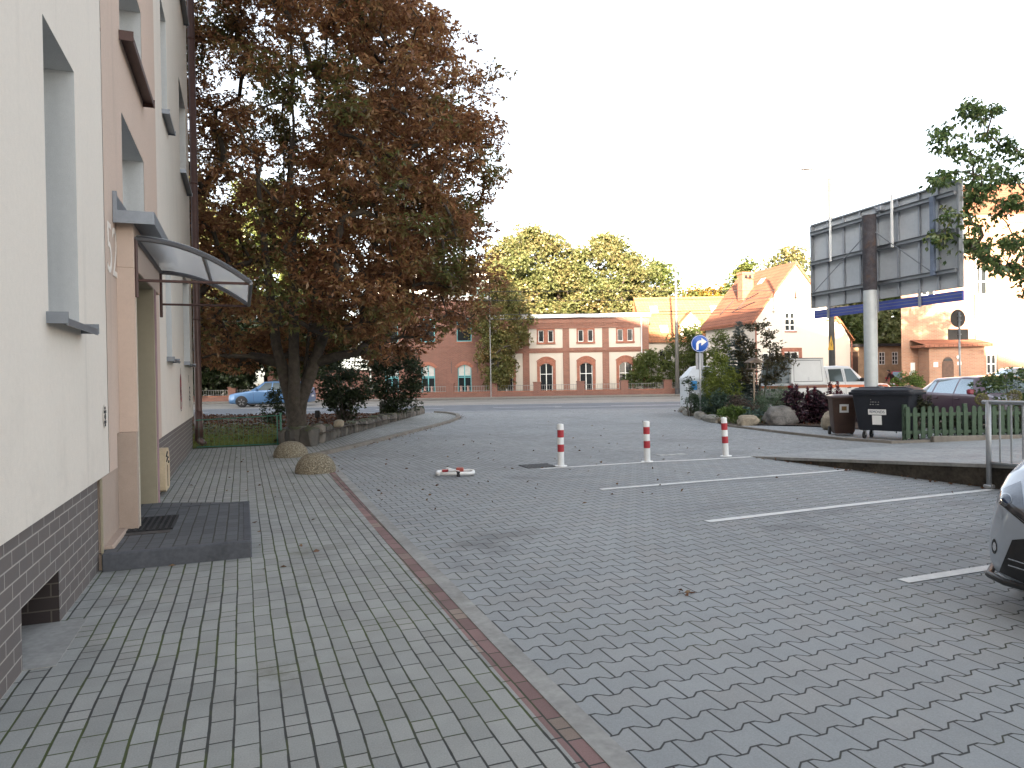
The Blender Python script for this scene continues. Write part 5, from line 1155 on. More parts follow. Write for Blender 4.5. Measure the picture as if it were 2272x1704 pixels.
def bigtree(name, label, x, y, h0, h1, r, lm, n=110, per=150, crad=1.5, L=.30, Wd=.24, **k):
    return tree(name, label, (x, y, 0), round_prof(h0, h1, r), [[(0, 0, h0 + .5), (.4, .2, (h0 + h1) / 2), (.2, .3, h1 * .85)], [(0, 0, h0), (-r * .4, .3, (h0 + h1) * .55)], [(0, 0, h0), (r * .45, -.3, (h0 + h1) * .55)]], n, int(per * 1.7), crad, L, Wd, lm, None, 'trees behind the houses', flat=.75, droop=.2, r_tip=.03, inner=.3, **k)
bigtree('maple_tree', 'big yellow green maple rising behind the left half of the arched brick house', 2.2, 76, 3, 17.2, 7.2, g_yel, 340, 170, 1.15)
bigtree('maple_tree', 'broad golden green maple behind the right half of the arched brick house', 10.0, 79, 3, 17.0, 6.9, g_yel, 320, 170, 1.15)
bigtree('maple_tree', 'smaller yellow maple just left of the big maples, partly behind the chestnut', -4.5, 80, 3, 15.0, 4.4, g_gold, 90, 150, 1.2)
bigtree('park_tree', 'green tree showing above the orange roof beside the tall pale street lamp', 18.0, 84, 3, 14.4, 4.2, g_grn, 100)
bigtree('park_tree', 'golden tree above the right end of the orange roof', 23.8, 86, 3, 13.0, 4.0, g_gold, 90)
bigtree('park_tree', 'dark green pointed tree just left of the brick chimney', 26.0, 78, 3, 14.0, 2.2, g_grn, 70, 150, 1.0)
bigtree('park_tree', 'yellow green tree above the gabled roof next to the billboard', 33.5, 84, 3, 16.0, 4.6, g_yel, 110)
bigtree('park_tree', 'green tree seen left of the billboard post above the annex', 32.5, 66, 1.5, 8.2, 3.6, g_yel, 110, 160, 1.1)
bigtree('park_tree', 'green tree seen right of the billboard post above the annex', 36.5, 68, 1.5, 9.2, 3.8, g_grn, 110, 160, 1.1)
bigtree('park_tree', 'dark tree filling the gap right behind the lean-to roof', 29.0, 62, .8, 6.6, 2.6, g_grn, 70, 150, .9)
# park on the left behind the chestnut
bigtree('park_tree', 'tall partly sunlit green tree behind the left of the chestnut crown', -21.5, 62, 2.5, 19, 6.0, g_grn, 170, 190, 1.5)
bigtree('park_tree', 'tall green tree beside the block wall, behind the chestnut', -29, 58, 2, 20, 6.5, g_yel, 170, 190, 1.5)
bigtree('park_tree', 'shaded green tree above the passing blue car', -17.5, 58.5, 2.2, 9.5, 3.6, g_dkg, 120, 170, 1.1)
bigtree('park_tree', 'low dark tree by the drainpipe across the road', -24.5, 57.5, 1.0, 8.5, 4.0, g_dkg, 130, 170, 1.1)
tree('slender_tree', 'slender olive brown tree in front of the left arched window', (-1.1, 56.2, 0), [(.8, .7), (1.8, 1.3), (3, 1.5), (4.2, 1.9), (5.6, 2.45), (7, 2.4), (8.2, 1.9), (9.3, 1.1), (10, .3)], [[(0, 0, 2), (.1, 0, 5), (0, 0, 9)]], 170, 170, .62, .17, .12, g_slim, group=None, flat=.8, droop=.4, r_tip=.014, inner=.1)
# leafy tree reaching in from the right
g_near = leaf_mat('fresh_green_leaves', [(0, (0.035, 0.07, 0.025)), (.5, (0.085, 0.14, 0.045)), (.85, (0.14, 0.18, 0.055)), (1, (0.18, 0.165, 0.055))], .4, .3, .7)
o = empty('leafy_tree', (18.6, 20.5, 0), label='green leafy tree reaching in over the billboard at the upper right edge', cat='tree')
pts = crown_points(430, [(3.4, 1.9), (4.4, 3.4), (5.6, 4.0), (7.2, 3.8), (8.4, 3.0), (9.2, 1.6), (9.6, .4)], .6, 0, .15, .2, 2.2)
pts += [(W(px, py, 20.3 + random.gauss(0, .5)) - Vector((18.6, 20.5, 0))) + Vector((random.gauss(0, .2), 0, random.gauss(0, .17))) for px, py in ((2075, 300), (2095, 310), (2115, 330), (2150, 235), (2170, 240), (2195, 250), (2080, 395), (2105, 390), (2130, 405), (2100, 440), (2125, 460), (2090, 520), (2115, 505), (2140, 540), (2150, 560), (2165, 330), (2180, 300), (2195, 590), (2225, 610), (2240, 600), (2255, 560), (2160, 430), (2150, 480), (2190, 400), (2200, 500), (2230, 450), (2240, 380), (2225, 300), (2260, 330), (2250, 500), (2185, 540)) * 2]
b = MB(); skeleton(b, (0, 0, -.05), [[(0, 0, 2.6), (-.4, 0, 4.6), (-.3, 0, 8.5)], [(0, 0, 2.6), (-1.6, 0, 4.5), (-2.8, 0, 6)], [(0, 0, 2.6), (1.5, .5, 4.6), (2.5, .5, 7)]], pts, .011, 6); b.build('trunk', M_bark2, o, True, fix=False)
B, Dv = clump_leaves(pts, RNG.uniform(.28, .52, len(pts)), 85, .6, .9, 3); Dv[:, 2] -= .3
leaf_mesh('crown', B, Dv, RNG.uniform(.12, .2, len(B)), RNG.uniform(.06, .095, len(B)), g_near, o)

def bush(name, label, loc, rx, ry, h, n, per, crad, L, Wd, lm, stems=8, cat='shrub', z0=.15, flat=.8, droop=.1, group=None, hands=4, prof=None):
    o = empty(name, loc, label=label, cat=cat, group=group)
    pr = prof or [(z0, .55), (h * .35, .95), (h * .6, 1.0), (h * .85, .7), (h, .2)]
    pts = crown_points(n, pr, 0, 0, .2, .12, random.random() * 6, None, rx, ry)
    b = MB()
    for k in range(stems):
        t = random.choice(pts); a = random.uniform(0, 6.28); r0 = rx * .18
        b.tube([(r0 * math.cos(a), r0 * math.sin(a), -.05), (t[0] * .4 + r0 * math.cos(a) * .5, t[1] * .4, t[2] * .5), (t[0] * .9, t[1] * .9, t[2] * .95)], [.02, .014, .006], 5)
    b.build('stem', M_bark2, o, fix=False)
    B, Dv = clump_leaves(pts, RNG.uniform(.7, 1.2, len(pts)) * crad, per, flat, droop, hands)
    keep = B[:, 2] > 0.0; B, Dv = B[keep], Dv[keep]
    leaf_mesh('foliage', B, Dv, RNG.uniform(.7, 1.2, len(B)) * L, RNG.uniform(.8, 1.2, len(B)) * Wd, lm, o); return o
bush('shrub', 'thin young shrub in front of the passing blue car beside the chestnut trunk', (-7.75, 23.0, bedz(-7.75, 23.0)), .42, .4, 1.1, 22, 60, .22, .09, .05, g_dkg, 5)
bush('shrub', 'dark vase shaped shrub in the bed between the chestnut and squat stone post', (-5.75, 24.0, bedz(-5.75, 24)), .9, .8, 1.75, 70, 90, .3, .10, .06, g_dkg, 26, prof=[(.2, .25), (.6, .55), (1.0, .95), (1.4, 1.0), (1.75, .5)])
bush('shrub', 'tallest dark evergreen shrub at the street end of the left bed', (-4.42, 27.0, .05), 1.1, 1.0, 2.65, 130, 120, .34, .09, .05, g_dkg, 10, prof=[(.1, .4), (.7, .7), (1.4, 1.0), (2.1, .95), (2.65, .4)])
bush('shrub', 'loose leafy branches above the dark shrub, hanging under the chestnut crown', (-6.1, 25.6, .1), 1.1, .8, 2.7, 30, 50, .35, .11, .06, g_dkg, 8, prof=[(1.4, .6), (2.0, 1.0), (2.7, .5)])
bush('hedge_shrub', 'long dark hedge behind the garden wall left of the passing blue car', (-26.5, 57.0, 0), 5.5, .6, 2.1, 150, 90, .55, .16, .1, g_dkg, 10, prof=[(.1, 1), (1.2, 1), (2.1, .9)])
bush('hedge_shrub', 'broad green shrubs behind the tall pale lamp post at the garden wall', (11.2, 57.2, 0), 1.7, .8, 3.6, 60, 110, .5, .17, .12, g_grn, 8)
bush('hedge_shrub', 'taller bushy green tree right of the tall lamp post, behind the blue sign', (15.0, 56.8, 0), 2.7, 1.4, 5.6, 130, 120, .55, .17, .12, g_grn, 8)
# right garden bed
gp = [(7.1, 28.6), (6.65, 25.0), (6.32, 20.7), (7.2, 20.7), (8.2, 20.1), (9.2, 18.5), (12.5, 18.7), (12.5, 30), (7.7, 31)]
st(sheet('garden_bed', gp, .03, M_soil))
ct = bush('thuja', 'bright yellow green upright conifer shrub in front of the white recycling container', (7.45, 25.1, 0), .62, .6, 2.35, 90, 110, .22, .07, .03, leaf_mat('thuja_leaves', [(0, (0.085, 0.125, 0.02)), (.5, (0.15, 0.19, 0.035)), (1, (0.22, 0.24, 0.05))], .25, .4, 1.5), 6, 'conifer', prof=[(.35, .35), (.8, .95), (1.3, 1.0), (1.8, .6), (2.35, .12)])
bush('thuja', 'slim tall green conifer behind the yellow green one', (8.35, 28.3, 0), .62, .6, 3.5, 90, 110, .25, .08, .035, leaf_mat('conifer_leaves', [(0, (0.06, 0.10, 0.02)), (1, (0.16, 0.18, 0.04))], .25, .4, 1.5), 6, 'conifer', prof=[(.3, .8), (1.2, 1.0), (2.2, .8), (3.0, .4), (3.5, .08)])
def spruce(loc, h, r, label, lm):
    o = empty('spruce', loc, label=label, cat='conifer'); b = MB(); b.tube([(0, 0, -.05), (0, 0, h)], [.05, .008], 6); B, Dv = [], []
    z = .25
    while z < h - .05:
        k = 1 - z / h; rr = r * (k ** .85) * random.uniform(.85, 1.1) + .05; nb = max(4, int(11 * k + 3))
        for j in range(nb):
            a = random.uniform(0, 6.28); ln = rr * random.uniform(.75, 1.1); dz = -.12 * ln + .08
            tip = Vector((ln * math.cos(a), ln * math.sin(a), dz)); b.tube([(0, 0, z), (tip.x * .5, tip.y * .5, z + .03), (tip.x, tip.y, z + dz)], [.012, .008, .003], 4)
            for s_ in np.linspace(.15, 1.0, max(5, int(ln * 42))):
                p = Vector((tip.x * s_, tip.y * s_, z + .12 * s_ * (1 - s_) + dz * s_))
                for _ in range(7):
                    q = Vector((math.cos(a), math.sin(a), 0)) * .7 + Vector((random.gauss(0, .7), random.gauss(0, .7), random.gauss(.1, .5))); B.append(p); Dv.append(q)
        z += .11 * random.uniform(.7, 1.2)
    b.build('trunk', M_bark2, o, fix=False); leaf_mesh('needles', B, Dv, RNG.uniform(.07, .12, len(B)), .02, lm, o); return o
g_spr = leaf_mat('blue_spruce_needles', [(0, (0.06, 0.09, 0.085)), (1, (0.14, 0.18, 0.17))], .15, .3, 1)
spruce((8.62, 26.6, 0), 3.45, .95, 'narrow blue green spruce between the thuja and the thin reddish tree', g_spr)
bush('juniper', 'low spreading blue juniper in front of the spruce', (8.1, 25.2, 0), .85, .6, .75, 45, 100, .22, .06, .018, g_spr, 5, 'conifer', flat=.5)
tree('garden_tree', 'thin tree with dark reddish green leaves in front of the white pickup', (9.0, 25.6, 0), [(1.2, .5), (1.7, .95), (2.3, 1.05), (2.9, .75), (3.4, .25)], [[(0, 0, 1.2), (-.15, 0, 2.4)], [(.02, 0, .1), (.25, 0, 1.3), (.4, 0, 2.6)]], 75, 90, .27, .085, .045, leaf_mat('plum_leaves', [(0, (0.03, 0.035, 0.016)), (.5, (0.055, 0.055, 0.025)), (1, (0.09, 0.06, 0.03))], .3, .3, 1.2), None, None, 'tree', r_tip=.006, lump=.2)
g_sage = leaf_mat('sage_leaves', [(0, (0.07, 0.115, 0.07)), (.6, (0.12, 0.18, 0.11)), (1, (0.19, 0.24, 0.14))], .2, .35, 1.2)
g_lush = leaf_mat('lush_leaves', [(0, (0.06, 0.11, 0.02)), (1, (0.15, 0.21, 0.05))], .25, .35, 1.5)
g_purp = leaf_mat('amaranth_leaves', [(0, (0.022, 0.015, 0.025)), (.45, (0.05, 0.027, 0.042)), (.7, (0.085, 0.028, 0.045)), (1, (0.085, 0.11, 0.085))], .25, .2, 2)
bush('garden_plant', 'grey green bushy plant at the street end of the right bed', (6.95 + .35, 26.4, 0), .75, .7, .95, 55, 90, .2, .07, .03, g_sage, 8, 'plant')
bush('garden_plant', 'darker blue green mound under the blue arrow sign', (7.15, 24.2, 0), .62, .6, .85, 45, 90, .2, .07, .035, leaf_mat('teal_leaves', [(0, (0.035, 0.065, 0.045)), (1, (0.09, 0.135, 0.095))], .2, .35, 1.2), 8, 'plant')
bush('garden_plant', 'small leafy tuft climbing beside the sign post', (6.55, 26.0, 0), .26, .26, 1.5, 22, 60, .16, .06, .03, leaf_mat('tuft_leaves', [(0, (0.025, 0.05, 0.02)), (1, (0.06, 0.09, 0.035))], .2, .35, 1.2), 4, 'plant')
bush('garden_plant', 'feathery green plant clump behind the big grey boulder', (8.75, 23.4, 0), .85, .6, 1.05, 60, 110, .2, .09, .012, g_sage, 8, 'plant', droop=-.5)
bush('garden_plant', 'bright green low leaves behind the smallest kerb stone', (6.95, 22.2, 0), .5, .5, .42, 30, 60, .16, .12, .03, g_lush, 3, 'plant', droop=-.6, z0=.05)
bush('garden_plant', 'blue green cabbage like plant left of the big grey boulder', (7.35, 21.5, 0), .28, .28, .42, 12, 30, .14, .13, .08, leaf_mat('cabbage_leaves', [(0, (0.05, 0.09, 0.075)), (1, (0.13, 0.19, 0.16))], .2, .35, 1.2), 2, 'plant', z0=.05)
bush('garden_plant', 'muddy brown faded plant mound behind the kerb rocks', (7.62, 23.6, 0), .62, .5, .72, 40, 90, .2, .06, .03, leaf_mat('faded_leaves', [(0, (0.06, 0.045, 0.035)), (1, (0.13, 0.10, 0.08))], .2, .35, 1.2), 6, 'plant', z0=.05)
for x, y, h, rr, lb in ((8.35, 20.9, 1.2, .26, 'leftmost tall dark purple amaranth beside the big grey boulder'), (8.95, 21.0, 1.1, .32, 'middle dark purple amaranth between two taller spikes'), (9.35, 20.4, 1.25, .34, 'dark purple amaranth nearest the right boulder, with the tallest spike'), (10.1, 21.3, .95, .42, 'dusky purple and grey leaved plant behind the brown bin')):
    o = bush('amaranth', lb, (x, y, 0), rr, rr, h * .8, 34, 70, .17, .11, .06, g_purp, 6, 'plant', group='dark purple garden plants', z0=.1)
    B = []; 
    for k in range(2):
        sx_, sy_ = random.gauss(0, rr * .4), random.gauss(0, rr * .4)
        for _ in range(260): z = random.uniform(h * .6, h); B.append((sx_ + random.gauss(0, .035 * (1.1 - (z - h * .6) / (h * .45))), sy_ + random.gauss(0, .035), z))
    leaf_mesh('flower_spike', B, RNG.normal(size=(len(B), 3)), .05, .03, leaf_mat('amaranth_flower', [(0, (0.05, 0.006, 0.015)), (1, (0.12, 0.015, 0.03))], .2, .2, 2) if 'amaranth_flower' not in bpy.data.materials else bpy.data.materials['amaranth_flower'], o)
bush('garden_plant', 'leggy plant drooping over the fence end beside the dark container', (8.95, 15.6, 0), .36, .25, .95, 26, 60, .14, .07, .03, leaf_mat('fence_leaves', [(0, (0.02, 0.025, 0.014)), (1, (0.07, 0.07, 0.035))], .2, .35, 1.2), 6, 'plant', prof=[(.5, .6), (.75, 1), (.95, .6)])
bush('garden_shrub', 'leafy rose like shrub behind the fence in front of the silver estate', (11.55, 16.2, 0), .75, .45, 1.45, 45, 60, .22, .08, .045, g_near, 8, 'shrub', prof=[(.2, .5), (.8, .9), (1.2, 1), (1.45, .5)])
bush('garden_shrub', 'low undergrowth right behind the green pickets', (10.2, 15.75, 0), 1.6, .3, .45, 60, 60, .16, .07, .035, g_dkg, 4, 'shrub', z0=.05)
bush('hedge_shrub', 'small clipped light green bush beside the brick porch', (22.3, 39.5, 0), .9, .8, 1.45, 50, 100, .3, .09, .06, g_lush, 5, prof=[(.1, .9), (.7, 1), (1.2, .85), (1.45, .4)])
def flower(loc, r, label):
    o = empty('hydrangea', loc, label=label, cat='flower head', group='pale hydrangea heads over the fence'); B, Dv = [], []
    for _ in range(420):
        d = Vector((random.gauss(0, 1), random.gauss(0, 1), random.gauss(0, 1))).normalized(); B.append(d * r * .85); Dv.append(d + Vector((random.gauss(0, .6), random.gauss(0, .6), random.gauss(0, .6))))
    leaf_mesh('petals', B, Dv, .035, .03, M_hyd, o); b = MB(); b.tube([(0, 0, -.85), (0, 0, -r * .5)], .007, 5); b.build('stem', g_stem, o)
M_hyd = leaf_mat('hydrangea_petals', [(0, (0.16, 0.17, 0.06)), (1, (0.30, 0.27, 0.12))], .3, .4, 3); g_stem = mat('green_stem', (0.06, 0.09, 0.03), .8)
flower((10.25, 15.35, .88), .13, 'pale green hydrangea head, the left of two over the fence end'); flower((11.0, 15.4, .93), .14, 'pinkish green hydrangea head nearest the right edge'); 
M_tuft = leaf_mat('tuft_grass', [(0, (0.05, 0.08, 0.02)), (1, (0.12, 0.15, 0.05))], .3, .3)
P_ = np.array([(random.uniform(6.7, 8.2) + (y_ - 24) * .05, y_, .02) for y_ in RNG.uniform(20.9, 28.8, 3500)]); D_ = RNG.normal(size=(3500, 3)) * .5; D_[:, 2] = 1
o = leaf_mesh('ground_cover', P_, D_, RNG.uniform(.08, .25, 3500), .018, M_tuft, None, .1); o['kind'] = 'stuff'
pts = [(random.uniform(6.6, 12), random.uniform(19.6, 29), .05 + random.random() * .03) for _ in range(1500)]; pts = [p for p in pts if p[1] > 20.8 - max(0, p[0] - 7.5) * 1.0]
litter('bed_litter', pts, .08)
# rocks
M_rkg = mat('grey_granite', (0.15, 0.142, 0.132), .9, var=.45, scale=4, bmp=.5, dirt=((0.10, 0.095, 0.085), .6)); M_rkt = mat('tan_granite', (0.30, 0.255, 0.19), .9, var=.3, scale=5, bmp=.5, dirt=((0.15, 0.12, 0.08), .5)); M_rkd = mat('kerb_rock', (0.22, 0.205, 0.175), .9, var=.35, scale=5, bmp=.5)
def rock(loc, size, seed, m, label, rz=0, cat='boulder', tilt=0): o = link('boulder', rock_mesh('boulder', size, seed, m, .28), None); o.location = loc; o.rotation_euler = (0, tilt, rz); tag(o, label, cat, 'boulders along the right bed')
rock((6.98, 20.85, .11), (.30, .26, .18), 1, M_rkt, 'smooth round tan boulder left of the big grey one', .3)
rock((7.98, 20.9, .21), (.48, .40, .30), 2, M_rkg, 'biggest grey boulder, in front of the purple plants', .15, tilt=-.12)
rock((8.52, 18.6, .22), (.29, .27, .30), 3, M_rkt, 'pale upright boulder half hidden by the brown bin', .6)
rock((6.62, 22.3, .08), (.24, .2, .14), 4, M_rkt, 'smallest pale boulder left of the round tan one', .1)
for i, (x, y, a, l) in enumerate(((6.35, 23.0, .1, 'nearest long low kerb stone edging the right bed'), (6.5, 24.9, .15, 'middle long low kerb stone edging the right bed'), (6.62, 26.9, .08, 'third long low kerb stone, next to the grey green plant'), (7.0, 29.2, .2, 'farthest long low kerb stone by the street corner'))): rock((x + .15, y, .06), (.2, .92, .17), 5 + i, M_rkd, l, -a, 'kerb stone')
sm = link('boulder', rock_mesh('boulder', (.13, .1, .1), 11, M_rkt, .2, 3), None); sm.location = (-4.55, 18.4, .40); tag(sm, 'small pinkish stone lying on top of the stone wall', 'stone')

# ================================================================== VEHICLES
def paint(name, col, metal=.35, rough=.32):
    return mat(name, col, rough, metal, var=.04, scale=3, coat=.8)
M_tyre = mat('tyre_rubber', (0.02, 0.02, 0.021), .85, var=.2); M_rim = mat('alloy', (0.20, 0.20, 0.21), .35, .8, var=.06); M_cglass = mat('car_glass', (0.30, 0.36, 0.40), .04, .75, var=.02, spec=.9)
M_trim = mat('black_trim', (0.018, 0.018, 0.02), .5); M_hl = mat('headlamp', (0.55, 0.57, 0.6), .08, .3, var=.15, scale=14, spec=.9); M_tl = mat('tail_lamp', (0.35, 0.02, 0.02), .12, var=.1); M_chr = mat('chrome', (0.6, 0.6, 0.62), .12, 1.0)
M_plate = mat('number_plate', (0.7, 0.7, 0.68), .5)
def spline(keys, xs):
    k = np.array(keys, float); return np.array([np.interp(xs, k[:, 0], k[:, j]) for j in range(1, k.shape[1])]).T
def car_body(root, keys, m, nst=44, sub=1):
    """keys: x, z_bottom, z_belt, z_top, half width at sill, belt, top; nose at -x"""
    xs0 = [k[0] for k in keys]; xs = sorted(set(list(np.linspace(xs0[0], xs0[-1], nst)) + xs0)); sec = spline(keys, xs)
    rings = []
    for x, (zb, zl, zt, ws, wb, wt) in zip(xs, sec):
        hlf = [(0, zb), (ws * .8, zb), (ws * .97, zb + .05), (ws, zb + .4 * (zl - zb)), ((ws + wb) / 2 + .008, zb + .68 * (zl - zb)), (wb, zl - .03), (wb - .012, zl),
               (wb * .55 + wt * .45, zl + .42 * (zt - zl)), (wt + .02, zl + .84 * (zt - zl)), (wt * .9, zl + .965 * (zt - zl)), (wt * .5, zt - .004), (0, zt)]
        rings.append([(x, -y, z) for y, z in hlf] + [(x, y, z) for y, z in hlf[-2:0:-1]])
    b = MB(); loft(b, rings); o = b.build('body', m, root, True)
    if sub:
        md = o.modifiers.new('smooth', 'SUBSURF'); md.levels = md.render_levels = sub
    bpy.context.view_layer.update()
    bv = BVHTree.FromObject(o, bpy.context.evaluated_depsgraph_get())
    return o, bv
def patch(name, bv, corners, d, m, parent, off=.004, n=8, k=8, thick=0.0, rnd=False):
    """panel laid on the body: four corners (bottom-left, bottom-right, top-right, top-left) thrown onto it along d"""
    c = [Vector(p) for p in corners]; d = Vector(d).normalized(); b = MB(); vs = []; ok = []
    for j in range(k + 1):
        for i in range(n + 1):
            u, v = i / n, j / k
            if rnd: a_, b_ = 2 * u - 1, 2 * v - 1; u, v = .5 + .5 * a_ * math.sqrt(1 - b_ * b_ / 2), .5 + .5 * b_ * math.sqrt(1 - a_ * a_ / 2)
            p = c[0].lerp(c[1], u).lerp(c[3].lerp(c[2], u), v); h = bv.ray_cast(p - d * 4, d)
            ok.append(h[0] is not None); vs.append((h[0] - d * off) if h[0] is not None else p)
    fs = []
    for j in range(k):
        for i in range(n):
            q = (j * (n + 1) + i, j * (n + 1) + i + 1, (j + 1) * (n + 1) + i + 1, (j + 1) * (n + 1) + i)
            if all(ok[t] for t in q): fs.append(q)
    b.add(vs, fs); o = b.build(name, m, parent, True, fix=False)
    for pl in o.data.polygons:
        pass
    return o
def wheel(root, x, y, r, side, bv, wd=.2):
    b = MB(); M_ = Matrix.Translation((x, y, r)) @ Matrix.Rotation(R(90), 4, 'X')
    b.lathe([(r * .62, -wd / 2), (r * .93, -wd / 2), (r, -wd / 2 + .03), (r, wd / 2 - .03), (r * .93, wd / 2), (r * .62, wd / 2)], 28, M_); o = b.build('wheel', M_tyre, root, auto=40)
    b = MB(); f = -side * -1
    b.lathe([(.04, -.012), (r * .63, -.012), (r * .63, .012), (.04, .012)], 24, Matrix.Translation((x, y + side * (wd / 2 - .03), r)) @ Matrix.Rotation(R(90), 4, 'X'))
    for k in range(5):
        a = k * 2 * math.pi / 5; b.box((-.035, .06, -.012), (.035, r * .6, .02), Matrix.Translation((x, y + side * (wd / 2 - .01), r)) @ Matrix.Rotation(-a, 4, 'Y') @ Matrix.Rotation(R(90), 4, 'X'))
    b.build('rim', M_rim, o, auto=40)
    b = MB(); ra = r * 1.17; vs = []; n = 20
    pts = [(x + ra * math.cos(math.pi * i / n), r + ra * math.sin(math.pi * i / n)) for i in range(n + 1)]
    pts = [(x + ra, r * .5)] + pts + [(x - ra, r * .5)]
    cen = []
    for ring in (0.0, .5, 1.0):
        row = []
        for (px, pz) in pts:
            qx, qz = x + (px - x) * ring, r + (pz - r) * ring; h = bv.ray_cast(Vector((qx, side * 4, qz)), Vector((0, -side, 0)))
            row.append(Vector((qx, (h[0].y if h[0] else y) + side * .004, qz)))
        cen.append(row)
    m_ = len(pts); b.add([p for row in cen for p in row], [(k * m_ + i, k * m_ + i + 1, (k + 1) * m_ + i + 1, (k + 1) * m_ + i) for k in range(2) for i in range(m_ - 1)])
    b.build('wheel_arch', M_trim, root, fix=False)
def finish_car(root, bv, keys, wz, spec, both=True):
    """windows, lamps, wheels from a small description"""
    (x0, xr, r, yw) = wz
    for sd in (-1, 1):
        for x in (x0, xr): wheel(root, x, sd * (yw - .11), r, sd, bv)
        for nm, q, mm in spec.get('side', []):
            patch(nm, bv, [(x, 0, z) for x, z in q], (0, -sd, 0), mm, root, .005, 10, 6)
        for q in spec.get('seams', []):
            (xa, za), (xb, zb) = q; patch('door_seam', bv, [(xa, 0, za), (xa + .012, 0, za), (xb + .012, 0, zb), (xb, 0, zb)], (0, -sd, 0), M_trim, root, .003, 1, 12)
        for x, z in spec.get('handles', []):
            h = bv.ray_cast(Vector((x, sd * 4, z)), Vector((0, -sd, 0))); b = MB()
            yy = h[0].y; b.box((x - .09, yy, z - .018), (x + .09, yy + sd * .03, z + .018), bev=.008); b.build('door_handle', M_trim if spec.get('darkh') else root.children[0].data.materials[0], root)
        for x, z in spec.get('mirrors', []):
            h = bv.ray_cast(Vector((x, sd * 4, z)), Vector((0, -sd, 0))); yy = h[0].y; b = MB()
            b.box((x - .05, yy, z - .01), (x + .07, yy + sd * .2, z + .13), bev=.03); b.build('mirror', spec.get('mirror_mat') or root.children[0].data.materials[0], root)
    for nm, q, d, mm in spec.get('patches', []): patch(nm, bv, q, d, mm, root, .005, 10, 8)

def hatch_keys(L, Wd, Hh, hood=.27, cowl=.2, roof0=.46, roof1=.86, belt=.62, tail=.97, hz=.50):
    h = Wd / 2; B = belt * Hh
    return [(-L / 2, .30, hz * Hh - .16, hz * Hh - .14, h * .55, h * .5, h * .4), (-L / 2 + .05, .22, hz * Hh - .06, hz * Hh - .03, h * .80, h * .72, h * .6), (-L / 2 + .18, .19, hz * Hh, hz * Hh + .03, h * .93, h * .87, h * .75), (-L / 2 + .45, .18, hz * Hh + .05, hz * Hh + .09, h * .99, h * .95, h * .83),
            (-L / 2 + hood * L, .18, B - .015, B + .03, h, h * .98, h * .84), (-L / 2 + (hood + .02) * L, .18, B, B + .05, h, h * .98, h * .84), (-L / 2 + roof0 * L, .18, B + .01, Hh - .02, h, h * .985, h * .70), (-L / 2 + (roof0 + .12) * L, .18, B + .015, Hh, h, h * .985, h * .72),
            (-L / 2 + roof1 * L, .19, B + .03, Hh - .05, h, h * .97, h * .69), (-L / 2 + tail * L, .24, B + .03, B + .10, h * .95, h * .9, h * .74), (L / 2 - .03, .28, B - .1, B - .05, h * .88, h * .82, h * .7), (L / 2, .34, B - .2, B - .17, h * .7, h * .68, h * .55)]
